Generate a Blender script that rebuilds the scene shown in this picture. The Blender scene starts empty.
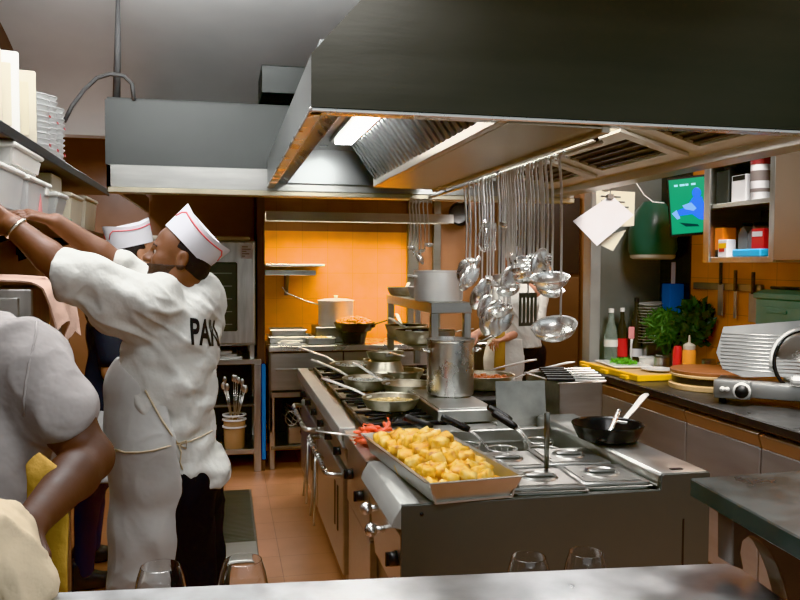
import bpy, bmesh, math, random
import numpy as np
from mathutils import Vector, Matrix, noise as mnoise
from mathutils.bvhtree import BVHTree
random.seed(7)
sc = bpy.context.scene
C = sc.collection
R = math.radians
PI = math.pi
# ------------------------------------------------------------------ camera
CAM_F, CAM_H = 800.0, 1.65
YAW, PIT, ROLL = R(12.4), R(2.5), R(0.3)
_fw = Vector((math.sin(YAW)*math.cos(PIT), math.cos(YAW)*math.cos(PIT), -math.sin(PIT)))
_rt = Vector((math.cos(YAW), -math.sin(YAW), 0))
_dn = _fw.cross(_rt)
_r2 = math.cos(ROLL)*_rt - math.sin(ROLL)*_dn
_d2 = math.sin(ROLL)*_rt + math.cos(ROLL)*_dn
def ray(u, v): return ((u-400)/CAM_F)*_r2 + ((v-300)/CAM_F)*_d2 + _fw
def pz(u, v, z):
    d = ray(u, v); t = (z-CAM_H)/d.z
    return Vector((d.x*t, d.y*t, z))
def py(u, v, y):
    d = ray(u, v); t = y/d.y
    return Vector((d.x*t, y, CAM_H+d.z*t))
def px(u, v, x):
    d = ray(u, v); t = x/d.x
    return Vector((x, d.y*t, CAM_H+d.z*t))
cam = bpy.data.cameras.new('camera'); cam_o = bpy.data.objects.new('camera', cam); C.objects.link(cam_o)
cam.sensor_fit = 'HORIZONTAL'; cam.sensor_width = 36; cam.lens = 36*CAM_F/800; cam.clip_start = .02
cam_o.matrix_world = Matrix(((_r2.x, -_d2.x, -_fw.x, 0), (_r2.y, -_d2.y, -_fw.y, 0), (_r2.z, -_d2.z, -_fw.z, CAM_H), (0, 0, 0, 1)))
sc.camera = cam_o
# ------------------------------------------------------------------ materials
def nodes(name):
    m = bpy.data.materials.new(name); m.use_nodes = True
    nt = m.node_tree; b = nt.nodes['Principled BSDF']
    return m, nt, b
def mat(name, col, rough=.5, metal=0., var=.0, vscale=6., bump=0., bscale=40., trans=0., ior=1.45, emit=None, es=0., sss=0., coat=0., alpha=1., stretch=None, spec=.5):
    m, nt, b = nodes(name)
    b.inputs['Base Color'].default_value = (*col, 1); b.inputs['Roughness'].default_value = rough
    b.inputs['Metallic'].default_value = metal; b.inputs['IOR'].default_value = ior
    b.inputs['Transmission Weight'].default_value = trans; b.inputs['Coat Weight'].default_value = coat
    b.inputs['Alpha'].default_value = alpha; b.inputs['Specular IOR Level'].default_value = spec
    if emit: b.inputs['Emission Color'].default_value = (*emit, 1); b.inputs['Emission Strength'].default_value = es
    if sss: b.inputs['Subsurface Weight'].default_value = sss; b.inputs['Subsurface Scale'].default_value = .02
    L = nt.links.new
    if var or bump:
        tc = nt.nodes.new('ShaderNodeTexCoord'); mp = nt.nodes.new('ShaderNodeMapping'); L(tc.outputs['Object'], mp.inputs['Vector'])
        if stretch: mp.inputs['Scale'].default_value = stretch
    if var:
        n = nt.nodes.new('ShaderNodeTexNoise'); n.inputs['Scale'].default_value = vscale; n.inputs['Detail'].default_value = 5
        L(mp.outputs[0], n.inputs['Vector'])
        r = nt.nodes.new('ShaderNodeMapRange'); r.inputs[1].default_value = .3; r.inputs[2].default_value = .7
        r.inputs[3].default_value = 1-var; r.inputs[4].default_value = 1+var; L(n.outputs['Fac'], r.inputs[0])
        mx = nt.nodes.new('ShaderNodeVectorMath'); mx.operation = 'SCALE'; mx.inputs[0].default_value = col; L(r.outputs[0], mx.inputs['Scale'])
        L(mx.outputs[0], b.inputs['Base Color'])
        r2 = nt.nodes.new('ShaderNodeMapRange'); r2.inputs[1].default_value = .3; r2.inputs[2].default_value = .7
        r2.inputs[3].default_value = max(.03, rough*(1-var)); r2.inputs[4].default_value = min(1, rough*(1+var)); L(n.outputs['Fac'], r2.inputs[0])
        L(r2.outputs[0], b.inputs['Roughness'])
    if bump:
        n2 = nt.nodes.new('ShaderNodeTexNoise'); n2.inputs['Scale'].default_value = bscale; n2.inputs['Detail'].default_value = 4
        L(mp.outputs[0], n2.inputs['Vector'])
        bp = nt.nodes.new('ShaderNodeBump'); bp.inputs['Strength'].default_value = bump; bp.inputs['Distance'].default_value = .01
        L(n2.outputs['Fac'], bp.inputs['Height']); L(bp.outputs[0], b.inputs['Normal'])
    return m
def tile_mat(name, c1, c2, mortar, size, axes, rough=.35, msize=.007, w=1., offset=0., grad=None):
    """square tiles; axes picks which object axes run along the tile grid"""
    m, nt, b = nodes(name); L = nt.links.new
    tc = nt.nodes.new('ShaderNodeTexCoord'); s = nt.nodes.new('ShaderNodeSeparateXYZ'); c = nt.nodes.new('ShaderNodeCombineXYZ')
    L(tc.outputs['Object'], s.inputs[0]); L(s.outputs[axes[0]], c.inputs[0]); L(s.outputs[axes[1]], c.inputs[1])
    br = nt.nodes.new('ShaderNodeTexBrick'); L(c.outputs[0], br.inputs['Vector']); br.offset = offset
    br.inputs['Color1'].default_value = (*c1, 1); br.inputs['Color2'].default_value = (*c2, 1); br.inputs['Mortar'].default_value = (*mortar, 1)
    br.inputs['Scale'].default_value = 1; br.inputs['Brick Width'].default_value = size*w; br.inputs['Row Height'].default_value = size
    br.inputs['Mortar Size'].default_value = msize*size
    n = nt.nodes.new('ShaderNodeTexNoise'); n.inputs['Scale'].default_value = 3; n.inputs['Detail'].default_value = 4; L(tc.outputs['Object'], n.inputs['Vector'])
    r = nt.nodes.new('ShaderNodeMapRange'); r.inputs[1].default_value = .3; r.inputs[2].default_value = .7; r.inputs[3].default_value = .8; r.inputs[4].default_value = 1.12; L(n.outputs['Fac'], r.inputs[0])
    mx = nt.nodes.new('ShaderNodeVectorMath'); mx.operation = 'SCALE'; L(br.outputs['Color'], mx.inputs[0]); L(r.outputs[0], mx.inputs['Scale']); L(mx.outputs[0], b.inputs['Base Color'])
    b.inputs['Roughness'].default_value = rough
    bp = nt.nodes.new('ShaderNodeBump'); bp.inputs['Strength'].default_value = .5; bp.inputs['Distance'].default_value = .003; bp.invert = True
    L(br.outputs['Fac'], bp.inputs['Height']); L(bp.outputs[0], b.inputs['Normal'])
    return m
def wood_mat(name, c1, c2, scale=3, rough=.5, stretch=(1, 12, 12)):
    m, nt, b = nodes(name); L = nt.links.new
    tc = nt.nodes.new('ShaderNodeTexCoord'); mp = nt.nodes.new('ShaderNodeMapping'); mp.inputs['Scale'].default_value = stretch
    L(tc.outputs['Object'], mp.inputs['Vector']); n = nt.nodes.new('ShaderNodeTexNoise'); n.inputs['Scale'].default_value = scale; n.inputs['Detail'].default_value = 8
    L(mp.outputs[0], n.inputs['Vector']); cr = nt.nodes.new('ShaderNodeValToRGB'); cr.color_ramp.elements[0].color = (*c1, 1); cr.color_ramp.elements[1].color = (*c2, 1)
    cr.color_ramp.elements[0].position = .3; cr.color_ramp.elements[1].position = .7
    L(n.outputs['Fac'], cr.inputs[0]); L(cr.outputs[0], b.inputs['Base Color']); b.inputs['Roughness'].default_value = rough
    return m
M = {}
M['steel'] = mat('brushed_steel', (.58, .58, .55), .31, 1, .07, 5, .04, 30, stretch=(1, 8, 8))
M['steel_v'] = mat('brushed_steel_upright', (.56, .56, .53), .34, 1, .18, 4, .03, 30, stretch=(8, 8, 1))
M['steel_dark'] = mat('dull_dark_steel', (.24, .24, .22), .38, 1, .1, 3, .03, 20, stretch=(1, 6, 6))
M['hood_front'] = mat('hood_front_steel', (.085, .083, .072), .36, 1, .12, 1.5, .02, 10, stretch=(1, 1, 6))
M['hood_in'] = mat('hood_inner_steel', (.47, .49, .49), .30, 1, .12, 3)
M['steel_bright'] = mat('polished_steel', (.82, .82, .79), .28, 1, .1, 8)
M['steel_top'] = mat('worn_steel_top', (.56, .56, .53), .34, 1, .12, 7, .03, 25)
M['pass_steel'] = mat('scuffed_pass_steel', (.46, .465, .47), .36, 1, .25, 9, .04, 60)
M['alu'] = mat('dull_aluminium', (.86, .86, .83), .48, .7, .05, 10)
M['pan_alu'] = mat('stained_pan_aluminium', (.66, .62, .50), .38, .9, .25, 14)
M['pan_in'] = mat('greasy_pan_inside', (.30, .26, .19), .4, .8, .4, 18)
M['black_iron'] = mat('black_iron', (.02, .02, .02), .5, .3, .3, 30)
M['black'] = mat('black_plastic', (.015, .015, .015), .4)
M['black_gloss'] = mat('black_gloss', (.012, .012, .012), .15)
M['rubber'] = mat('black_rubber', (.02, .02, .02), .8)
M['nonstick'] = mat('black_nonstick', (.012, .012, .012), .28)
M['ceiling'] = mat('grey_ceiling_paint', (.62, .62, .60), .5, 0, .12, 1.2)
M['grey_wall'] = mat('grey_wall_paint', (.62, .62, .60), .55, 0, .12, 1.2)
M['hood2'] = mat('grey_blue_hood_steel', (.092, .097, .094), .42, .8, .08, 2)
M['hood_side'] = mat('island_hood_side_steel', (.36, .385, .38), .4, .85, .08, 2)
M['nosing'] = mat('scuffed_nosing_steel', (.40, .40, .37), .5, .55, .1, 6)
M['slicer'] = mat('slicer_cast_aluminium', (.60, .60, .58), .36, .9, .08, 6)
M['slicer_dark'] = mat('slicer_base_aluminium', (.40, .40, .385), .38, .85, .08, 6)
M['utensil'] = mat('utensil_steel', (.84, .84, .81), .38, .75, .06, 10)
M['utensil_bowl'] = mat('utensil_bowl_steel', (.86, .86, .84), .27, .92, .08, 12)
M['lid'] = mat('dull_lid_steel', (.42, .42, .40), .30, .95, .12, 8)
M['conduit'] = mat('grey_conduit', (.13, .13, .13), .6)
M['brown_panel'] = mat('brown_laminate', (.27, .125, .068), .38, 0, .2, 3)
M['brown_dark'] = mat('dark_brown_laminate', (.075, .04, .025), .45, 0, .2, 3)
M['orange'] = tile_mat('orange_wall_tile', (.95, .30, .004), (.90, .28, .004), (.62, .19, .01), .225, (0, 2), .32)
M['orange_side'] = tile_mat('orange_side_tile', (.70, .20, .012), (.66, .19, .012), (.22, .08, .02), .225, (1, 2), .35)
M['floor'] = tile_mat('terracotta_floor_tile', (.40, .18, .10), (.36, .165, .09), (.19, .09, .06), .30, (0, 1), .33)
M['white'] = mat('white_plastic', (.80, .79, .75), .4, 0, .05, 5)
M['cream'] = mat('cream_plastic', (.58, .53, .42), .45, 0, .08, 4)
M['beige'] = mat('beige_board', (.60, .53, .41), .6, 0, .1, 4)
M['clear_plastic'] = mat('milky_plastic', (.74, .75, .74), .3, 0, .06, 8, trans=.25)
M['glass'] = mat('clear_glass', (1, 1, 1), .02, 0, trans=1., ior=1.45)
M['glass_green'] = mat('pale_bottle_glass', (.75, .88, .78), .05, 0, trans=.85)
M['glass_dark'] = mat('dark_bottle_glass', (.025, .022, .015), .1, 0)
M['porcelain'] = mat('white_porcelain', (.82, .81, .77), .18, 0)
M['paper'] = mat('white_paper', (.72, .72, .74), .7, 0, .04, 10)
M['paper_cream'] = mat('cream_paper', (.66, .63, .50), .7, 0, .06, 10)
M['red'] = mat('red_plastic', (.55, .03, .03), .35)
M['pink'] = mat('pink_plastic', (.80, .30, .30), .45)
M['blue'] = mat('blue_plastic', (.02, .10, .42), .45)
M['blue_tape'] = mat('blue_strip', (.03, .16, .50), .5)
M['lightblue'] = mat('light_blue_plastic', (.05, .40, .75), .4)
M['orange_pl'] = mat('orange_plastic', (.90, .20, .02), .4)
M['yellow'] = mat('yellow_plastic', (.85, .45, .01), .4)
M['green_enamel'] = mat('dark_green_enamel', (.055, .115, .085), .35, 0, .15, 4)
M['green_case'] = mat('grey_green_painted_case', (.17, .27, .20), .45, 0, .15, 4)
M['board_wood'] = wood_mat('red_brown_board_wood', (.22, .075, .03), (.33, .12, .05))
M['board_pale'] = wood_mat('pale_board_wood', (.55, .34, .15), (.66, .45, .22))
M['marble'] = mat('dark_green_marble', (.028, .034, .031), .36, 0, .4, 9)
M['knife_steel'] = mat('knife_steel', (.36, .36, .34), .4, .5, .1, 10)
M['dark_bracket'] = mat('dark_brown_bracket_steel', (.10, .085, .075), .45, .5, .15, 6)
M['marble_edge'] = mat('dark_green_marble_edge', (.03, .042, .038), .35, 0, .5, 12)
M['worktop'] = mat('black_worktop', (.035, .035, .034), .35, 0, .25, 8)
M['fridge_front'] = mat('brown_grey_fridge_steel', (.37, .365, .355), .42, .5, .12, 2, stretch=(1, 1, 5))
M['light'] = mat('lit_diffuser', (1, 1, 1), .5, emit=(1, .97, .9), es=26)
# ------------------------------------------------------------------ mesh helpers
class MB:
    def __init__(s): s.bm = bmesh.new()
    def box(s, x0, x1, y0, y1, z0, z1, bev=0., m=None, seg=1):
        b = bmesh.new(); bmesh.ops.create_cube(b, size=1)
        for v in b.verts: v.co = Vector(((x0+x1)/2+v.co.x*(x1-x0), (y0+y1)/2+v.co.y*(y1-y0), (z0+z1)/2+v.co.z*(z1-z0)))
        if bev: bmesh.ops.bevel(b, geom=b.edges[:], offset=bev, segments=seg, affect='EDGES', profile=.5)
        return s.add(b, m)
    def add(s, b, m=None):
        if m is not None: bmesh.ops.transform(b, matrix=m, verts=b.verts)
        me = bpy.data.meshes.new('tmp'); b.to_mesh(me); b.free(); s.bm.from_mesh(me); bpy.data.meshes.remove(me); return s
    def cyl(s, p0, p1, r0, r1=None, seg=20, caps=True):
        p0 = Vector(p0); p1 = Vector(p1); r1 = r0 if r1 is None else r1
        return s.tube([p0, p1], [r0, r1], seg, caps)
    def tube(s, pts, r, seg=10, caps=True, closed=False, flat=1., up=None):
        pts = [Vector(p) for p in pts]; n = len(pts)
        rr = r if isinstance(r, (list, tuple)) else [r]*n
        bm = s.bm; rings = []; prev = None
        for i, p in enumerate(pts):
            if closed: t = (pts[(i+1) % n]-pts[i-1]).normalized()
            else: t = (pts[min(i+1, n-1)]-pts[max(i-1, 0)]).normalized()
            if prev is None:
                a = Vector(up) if up is not None else (Vector((0, 0, 1)) if abs(t.z) < .9 else Vector((1, 0, 0)))
            else: a = prev
            x = t.cross(a); x = x.normalized() if x.length > 1e-6 else t.orthogonal().normalized()
            y = x.cross(t).normalized(); prev = y
            rings.append([bm.verts.new(p + x*math.cos(2*PI*k/seg)*rr[i] + y*math.sin(2*PI*k/seg)*rr[i]*flat) for k in range(seg)])
        m = n if closed else n-1
        for i in range(m):
            A, B = rings[i], rings[(i+1) % n]
            for k in range(seg): bm.faces.new((A[k], A[(k+1) % seg], B[(k+1) % seg], B[k]))
        if caps and not closed:
            bm.faces.new(rings[0][::-1]); bm.faces.new(rings[-1])
        return s
    def lathe(s, prof, seg=32, m=None, ang=2*PI):
        """prof: list of (r, z) revolved round z"""
        b = bmesh.new(); rings = []; full = abs(ang-2*PI) < 1e-6; cnt = seg if full else seg+1
        for r, z in prof:
            if r < 1e-5: rings.append([b.verts.new((0, 0, z))])
            else: rings.append([b.verts.new((r*math.cos(ang*k/seg), r*math.sin(ang*k/seg), z)) for k in range(cnt)])
        for A, B in zip(rings, rings[1:]):
            for k in range(seg):
                k2 = (k+1) % cnt
                a = [A[0]] if len(A) == 1 else [A[k], A[k2]]
                c = [B[0]] if len(B) == 1 else [B[k2], B[k]]
                f = a+c
                if len(f) > 2: b.faces.new(f)
        bmesh.ops.recalc_face_normals(b, faces=b.faces)
        return s.add(b, m)
    def prism(s, poly, axis, a0, a1, bev=0., m=None):
        """poly: 2D points, extruded along axis 'x','y' or 'z' from a0 to a1"""
        def P(p, a): return {'x': (a, p[0], p[1]), 'y': (p[0], a, p[1]), 'z': (p[0], p[1], a)}[axis]
        b = bmesh.new(); A = [b.verts.new(P(p, a0)) for p in poly]; B = [b.verts.new(P(p, a1)) for p in poly]; n = len(poly)
        b.faces.new(A); b.faces.new(B[::-1])
        for i in range(n): b.faces.new((A[i], B[i], B[(i+1) % n], A[(i+1) % n]))
        bmesh.ops.recalc_face_normals(b, faces=b.faces)
        if bev: bmesh.ops.bevel(b, geom=b.edges[:], offset=bev, segments=1, affect='EDGES')
        return s.add(b, m)
    def quad(s, *p):
        s.bm.faces.new([s.bm.verts.new(Vector(q)) for q in p]); return s
    def plate(s, p0, p1, p2, p3, th):
        """a quad slab with thickness th along its normal"""
        P = [Vector(p) for p in (p0, p1, p2, p3)]; n = (P[1]-P[0]).cross(P[3]-P[0]).normalized()*th
        b = bmesh.new(); A = [b.verts.new(p) for p in P]; B = [b.verts.new(p+n) for p in P]
        b.faces.new(A[::-1]); b.faces.new(B)
        for i in range(4): b.faces.new((A[i], A[(i+1) % 4], B[(i+1) % 4], B[i]))
        bmesh.ops.recalc_face_normals(b, faces=b.faces)
        return s.add(b)
    def ball(s, c, r, seg=14, m=None):
        b = bmesh.new(); bmesh.ops.create_uvsphere(b, u_segments=seg, v_segments=max(6, seg//2+2), radius=1)
        r = r if isinstance(r, (tuple, list)) else (r, r, r)
        for v in b.verts: v.co = Vector((v.co.x*r[0], v.co.y*r[1], v.co.z*r[2]))
        if m is not None: bmesh.ops.transform(b, matrix=m, verts=b.verts)
        for v in b.verts: v.co += Vector(c)
        return s.add(b)
    def build(s, name, material, parent=None, smooth=35, loc=None):
        return mesh_obj(name, s.bm, material, parent, smooth)
def link(o, parent=None):
    C.objects.link(o)
    if parent is not None:
        o.parent = parent; o.matrix_parent_inverse = parent.matrix_basis.inverted()
    return o
def mesh_obj(name, bm, material, parent=None, smooth=35):
    me = bpy.data.meshes.new(name)
    if smooth:
        for f in bm.faces: f.smooth = True
        lim = R(smooth)
        for e in bm.edges:
            if len(e.link_faces) == 2:
                if e.calc_face_angle(0) > lim: e.smooth = False
            else: e.smooth = False
    bm.to_mesh(me); bm.free(); me.materials.append(material)
    return link(bpy.data.objects.new(name, me), parent)
def tag(o, label=None, cat=None, group=None, kind=None):
    if label: o['label'] = label
    if cat: o['category'] = cat
    if group: o['group'] = group
    if kind: o['kind'] = kind
    return o
def thing(name, label, cat, loc=(0, 0, 0), rz=0, group=None):
    o = bpy.data.objects.new(name, None); C.objects.link(o); o.location = loc; o.rotation_euler = (0, 0, rz); o.empty_display_size = .05
    o.matrix_basis = Matrix.Translation(Vector(loc)) @ Matrix.Rotation(rz, 4, 'Z')
    return tag(o, label, cat, group)
def child(root, name, mb, material, smooth=35, label=None):
    """a part built in the local space of its thing"""
    o = mesh_obj(name, mb.bm, material, None, smooth); o.parent = root
    if label: o['label'] = label
    return o
def struct(name, mb, material, smooth=35):
    o = mb.build(name, material, None, smooth); o['kind'] = 'structure'; return o
def dup(root, mw, label=None, group=None):
    """a copy of a thing with copies of its parts and sub-parts, placed by a matrix"""
    r = root.copy(); C.objects.link(r); r.matrix_basis = mw
    if label: r['label'] = label
    if group: r['group'] = group
    for ch in root.children:
        c = ch.copy(); C.objects.link(c); c.parent = r
        for g in ch.children:
            d = g.copy(); C.objects.link(d); d.parent = c
    return r
def TR(loc, rz=0, rx=0, ry=0, s=1):
    return Matrix.Translation(Vector(loc)) @ Matrix.Rotation(rz, 4, 'Z') @ Matrix.Rotation(ry, 4, 'Y') @ Matrix.Rotation(rx, 4, 'X') @ Matrix.Scale(s, 4)
def frame(origin, zdir, xhint=(1, 0, 0)):
    z = Vector(zdir).normalized(); x = Vector(xhint); x = (x - z*x.dot(z)).normalized(); y = z.cross(x)
    m = Matrix((x, y, z)).transposed().to_4x4(); m.translation = Vector(origin); return m
def text_mesh(body, size, depth=.001, align='CENTER', bold=0.):
    cu = bpy.data.curves.new('lettering', 'FONT'); cu.body = body; cu.size = size; cu.extrude = depth; cu.offset = bold; cu.align_x = align; cu.align_y = 'CENTER'
    o = bpy.data.objects.new('lettering', cu); C.objects.link(o); bpy.context.view_layer.update()
    me = bpy.data.meshes.new_from_object(o.evaluated_get(bpy.context.evaluated_depsgraph_get()))
    bpy.data.objects.remove(o); bpy.data.curves.remove(cu); return me
def text_part(name, body, size, m, material, parent, depth=.0008):
    """letters lying in the XY plane of matrix m (parent-local)"""
    me = text_mesh(body, size, depth); me.transform(m); me.materials.clear(); me.materials.append(material)
    o = bpy.data.objects.new(name, me); C.objects.link(o); o.parent = parent; return o
# ------------------------------------------------------------------ the room
YB = 7.1; CEIL = 3.2; XL = -1.30; XR = 3.12
struct('floor', MB().box(XL-.2, XR+.2, -.6, YB+.2, -.1, 0), M['floor'])
struct('ceiling', MB().box(XL-.2, XR+.2, -.6, YB+.2, CEIL, CEIL+.1), M['ceiling'])
struct('wall_back', MB().box(.30, 1.66, YB, YB+.15, 0, CEIL), M['orange'])
struct('wall_back_shaded_band', MB().box(.31, 1.655, YB-.006, YB+.001, 1.945, CEIL), tile_mat('shaded_wall_tile', (.20, .085, .045), (.18, .078, .04), (.09, .04, .02), .225, (0, 2), .35))  # shade under the hood painted as brown over the upper orange tiles
struct('wall_back_brown', MB().box(1.66, XR+.2, YB, YB+.15, 0, CEIL), M['brown_panel'])
struct('wall_back_corner', MB().box(XL-.2, .30, YB-.02, YB+.15, 0, CEIL), M['brown_panel'])
struct('wall_upper', MB().prism([(6.0, 2.55), (6.0, 2.62)]+[(4.2+1.8*math.cos(R(a)), 2.62+.575*math.sin(R(a))) for a in range(6, 91, 6)]+[(4.2, CEIL-.001), (6.15, CEIL-.001), (6.15, 2.55)], 'x', XL, 2.2), M['grey_wall'], 50)
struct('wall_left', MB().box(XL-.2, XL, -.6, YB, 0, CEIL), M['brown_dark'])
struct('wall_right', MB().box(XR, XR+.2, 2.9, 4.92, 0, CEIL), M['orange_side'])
struct('wall_right_near', MB().box(XR, XR+.2, 1.0, 2.9, 0, CEIL), M['steel_dark'])
struct('trim_5', MB().box(XR-.012, XR+.01, 4.92, 5.30, 0, 2.6), M['black'])
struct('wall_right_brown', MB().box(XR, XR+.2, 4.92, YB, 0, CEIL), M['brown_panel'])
struct('trim_1', MB().box(.255, .315, 6.42, YB, 0, 2.3, .003), M['brown_dark'])          # dark pilaster beside the oven
struct('trim_2', MB().box(1.62, 1.72, YB-.06, YB, 0, 2.4, .004), M['steel_dark'])          # steel post at the edge of the orange tiles
struct('trim_3', MB().box(1.86, 1.93, YB-.05, YB, 0, 2.4, .004), M['steel_dark'])
# steel cladding and its bright edge at the end of the right-hand counter
struct('wall_partition', MB().box(2.63, XR, 5.30, 5.38, 0, 2.45), mat('partition_steel', (.27, .28, .255), .36, .6, .15, 2))
struct('trim_4', MB().box(2.55, 2.63, 5.28, 5.40, .0, 2.35, .004), M['nosing'])
# brown cupboards past the partition
M['cup_brown'] = mat('dark_cupboard_laminate', (.105, .058, .038), .38, 0, .2, 3)
cb = thing('tall_cupboard', 'tall brown cupboard behind the cook at the far stove end', 'cupboard', (2.36, YB, 0))
child(cb, 'carcass', MB().box(-.05, .72, -.50, -.01, 0, 2.28, .004), M['brown_dark'])
child(cb, 'door', MB().box(-.04, .33, -.52, -.50, .05, 1.55, .003), M['cup_brown'])
child(cb, 'door', MB().box(.34, .71, -.52, -.50, .05, 1.55, .003), M['cup_brown'])
child(cb, 'opening', MB().box(-.04, .71, -.515, -.50, 1.58, 2.25, .003), M['black'])
# wall rail over the orange tiles
tag(MB().box(.31, 1.62, YB-.09, YB-.003, 2.04, 2.075, .003).build('wall_rail', M['steel']), 'long thin steel rail across the orange tiled wall', 'rail')
# floor drain
d = thing('floor_drain', 'long grey floor drain grating set in the terracotta tiles', 'drain', (.07, 5.15, 0))
b = MB()
b.box(-.115, .115, -.72, .72, .001, .012, .002)
child(d, 'frame', b, M['steel_dark'])
b = MB()
for k in range(44): b.box(-.10, .10, -.39+k*.025, -.377+k*.025, .012, .018)
child(d, 'grating', b, M['steel_dark'])
child(d, 'cover', MB().box(-.108, .108, -.715, -.42, .012, .018, .002), M['steel'])

# ------------------------------------------------------------------ the island hood
HX0, HX1, HY0, HY1, HZ = .245, 2.12, 2.315, 4.68, 2.10
h = thing('island_hood', 'big stainless steel extraction hood over the cooking island', 'hood', (HX0, HY0, HZ))
def HB(): return MB()
def loc(mb, root):
    bmesh.ops.transform(mb.bm, matrix=root.matrix_basis.inverted(), verts=mb.bm.verts); return mb
ZB, ZT = 2.25, 2.95
b = MB()   # front face with its cropped upper corner
b.plate((HX0, HY0, HZ), (HX1, HY0, HZ), (HX1, HY0, ZB), (HX0, HY0, ZB), .012)
b.plate((HX0, HY0, ZB), (HX1, HY0, ZB), (HX1-.5, HY0, ZT), (HX0+.62, HY0, ZT), .012)
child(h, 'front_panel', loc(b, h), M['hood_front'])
b = MB()
b.plate((HX0, HY1, HZ), (HX0, HY0, HZ), (HX0, HY0, ZB), (HX0, HY1, ZB), -.012)
b.plate((HX0, HY1, ZB), (HX0, HY0, ZB), (HX0+.62, HY0, ZT), (HX0+.62, HY1, ZT), -.012)
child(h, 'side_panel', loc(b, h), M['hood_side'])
b = MB()
b.plate((HX1, HY0, HZ), (HX1, HY1+.1, HZ), (HX1, HY1+.1, ZB), (HX1, HY0, ZB), .012)
b.plate((HX1, HY0, ZB), (HX1, HY1+.1, ZB), (HX1-.5, HY1+.1, ZT), (HX1-.5, HY0, ZT), .012)
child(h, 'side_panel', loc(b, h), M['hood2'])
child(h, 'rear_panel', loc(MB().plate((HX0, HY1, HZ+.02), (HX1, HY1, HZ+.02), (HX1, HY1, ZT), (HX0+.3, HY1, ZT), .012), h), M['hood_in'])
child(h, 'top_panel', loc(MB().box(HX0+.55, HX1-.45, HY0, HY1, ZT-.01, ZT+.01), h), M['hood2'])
b = MB()   # rolled lip and inner gutter round the opening
b.box(HX0, HX1, HY0-.004, HY0+.05, HZ-.012, HZ+.002, .003)
b.box(HX0-.004, HX0+.035, HY0, HY1, HZ-.012, HZ+.002, .003)
b.plate((HX0+.035, HY1, HZ), (HX0+.035, HY0, HZ), (HX0+.075, HY0, HZ+.045), (HX0+.075, HY1, HZ+.045), .006)
b.plate((HX0+.075, HY1, HZ+.045), (HX0+.075, HY0, HZ+.045), (HX0+.11, HY0, HZ+.015), (HX0+.11, HY1, HZ+.015), .006)
child(h, 'gutter', loc(b, h), M['steel_bright'])
b = MB()   # inner ceiling
b.plate((HX0+.11, HY1, HZ+.015), (HX0+.11, HY0, HZ+.015), (HX0+.20, HY0, HZ+.22), (HX0+.20, HY1, HZ+.22), .006)
b.box(HX0+.20, HX1-.4, HY0+.012, HY1, HZ+.215, HZ+.225)
child(h, 'inner_lining', loc(b, h), M['hood_in'])
# V shaped filter bank with its drip trough
def baffles(xb, xt, zb, zt, y0, y1, n):
    b = MB(); B0 = Vector((xb, 0, zb)); T0 = Vector((xt, 0, zt)); d = T0-B0; nrm = Vector((d.z, 0, -d.x)).normalized()
    if (nrm.x > 0) != (xt < xb) and False: nrm = -nrm
    b.plate((xb, y0, zb), (xb, y1, zb), (xt, y1, zt), (xt, y0, zt), .004)
    w = (y1-y0)/n
    for k in range(n):
        ya = y0+k*w; yb = ya+w*.55
        for s in (1,):
            off = nrm*(-.014 if xt < xb else .014)
            p = [Vector((xb, ya, zb))+off, Vector((xb, yb, zb))+off, Vector((xt, yb, zt))+off, Vector((xt, ya, zt))+off]
            b.plate(*p, .010)
    return b
child(h, 'filter_bank', loc(baffles(.83, .69, 2.12, 2.315, 2.34, 4.40, 28), h), M['hood_in'])
child(h, 'filter_bank', loc(baffles(1.17, 1.32, 2.12, 2.315, 2.34, 4.40, 28), h), M['hood_in'])
b = MB()
b.box(.815, .845, 2.33, 4.42, 2.085, 2.135, .003)
b.plate((.845, 2.33, 2.09), (1.16, 2.33, 2.085), (1.16, 4.42, 2.085), (.845, 4.42, 2.09), -.006)
b.box(1.155, 1.185, 2.33, 4.42, 2.065, 2.135, .003)
child(h, 'drip_trough', loc(b, h), mat('trough_reflection_steel', (.50, .44, .36), .34, 1, .1, 3))  # brown reflected on the underside is mixed into the steel colour
# sloping make-up air panel with two slotted grilles
G0, G1 = Vector((1.60, 0, 2.235)), Vector((2.00, 0, 2.12))
b = MB()
b.plate((1.45, 2.33, 2.30), (G0.x, 2.33, G0.z), (G0.x, 4.66, G0.z), (1.45, 4.66, 2.30), .006)
b.plate((G0.x, 2.33, G0.z), (G1.x, 2.33, G1.z), (G1.x, 4.66, G1.z), (G0.x, 4.66, G0.z), .006)
b.box(1.99, 2.115, 2.33, 4.66, 2.085, 2.13, .003)
child(h, 'air_panel', loc(b, h), mat('warm_satin_steel', (.60, .55, .47), .38, 1, .1, 3))
gd = (G1-G0); gm = mat('cream_grille', (.62, .57, .46), .5)
for y0, y1 in ((2.36, 3.00), (3.10, 3.86), (3.96, 4.60)):
    def gp(t, y, o): return Vector((G0.x+gd.x*t, y, G0.z+gd.z*t-o))
    b = MB()
    for (ta, tb, ya, yb) in ((.06, .22, y0, y1), (.72, .86, y0, y1), (.22, .72, y0, y0+.07), (.22, .72, y1-.07, y1)):
        b.plate(gp(ta, ya, .002), gp(tb, ya, .002), gp(tb, yb, .002), gp(ta, yb, .002), -.014)
    g = child(h, 'grille', loc(b, h), gm)
    b = MB().plate(gp(.22, y0+.07, -.001), gp(.72, y0+.07, -.001), gp(.72, y1-.07, -.001), gp(.22, y1-.07, -.001), -.004)
    bo = child(h, 'grille_slots', loc(b, h), M['black'])
    b = MB()
    for k in range(4):
        t = .28+k*.12
        b.plate(gp(t, y0+.07, .003), gp(t+.03, y0+.07, .003), gp(t+.03, y1-.07, .003), gp(t, y1-.07, .003), -.010)
    child(h, 'grille_blade', loc(b, h), M['hood2'])
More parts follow.
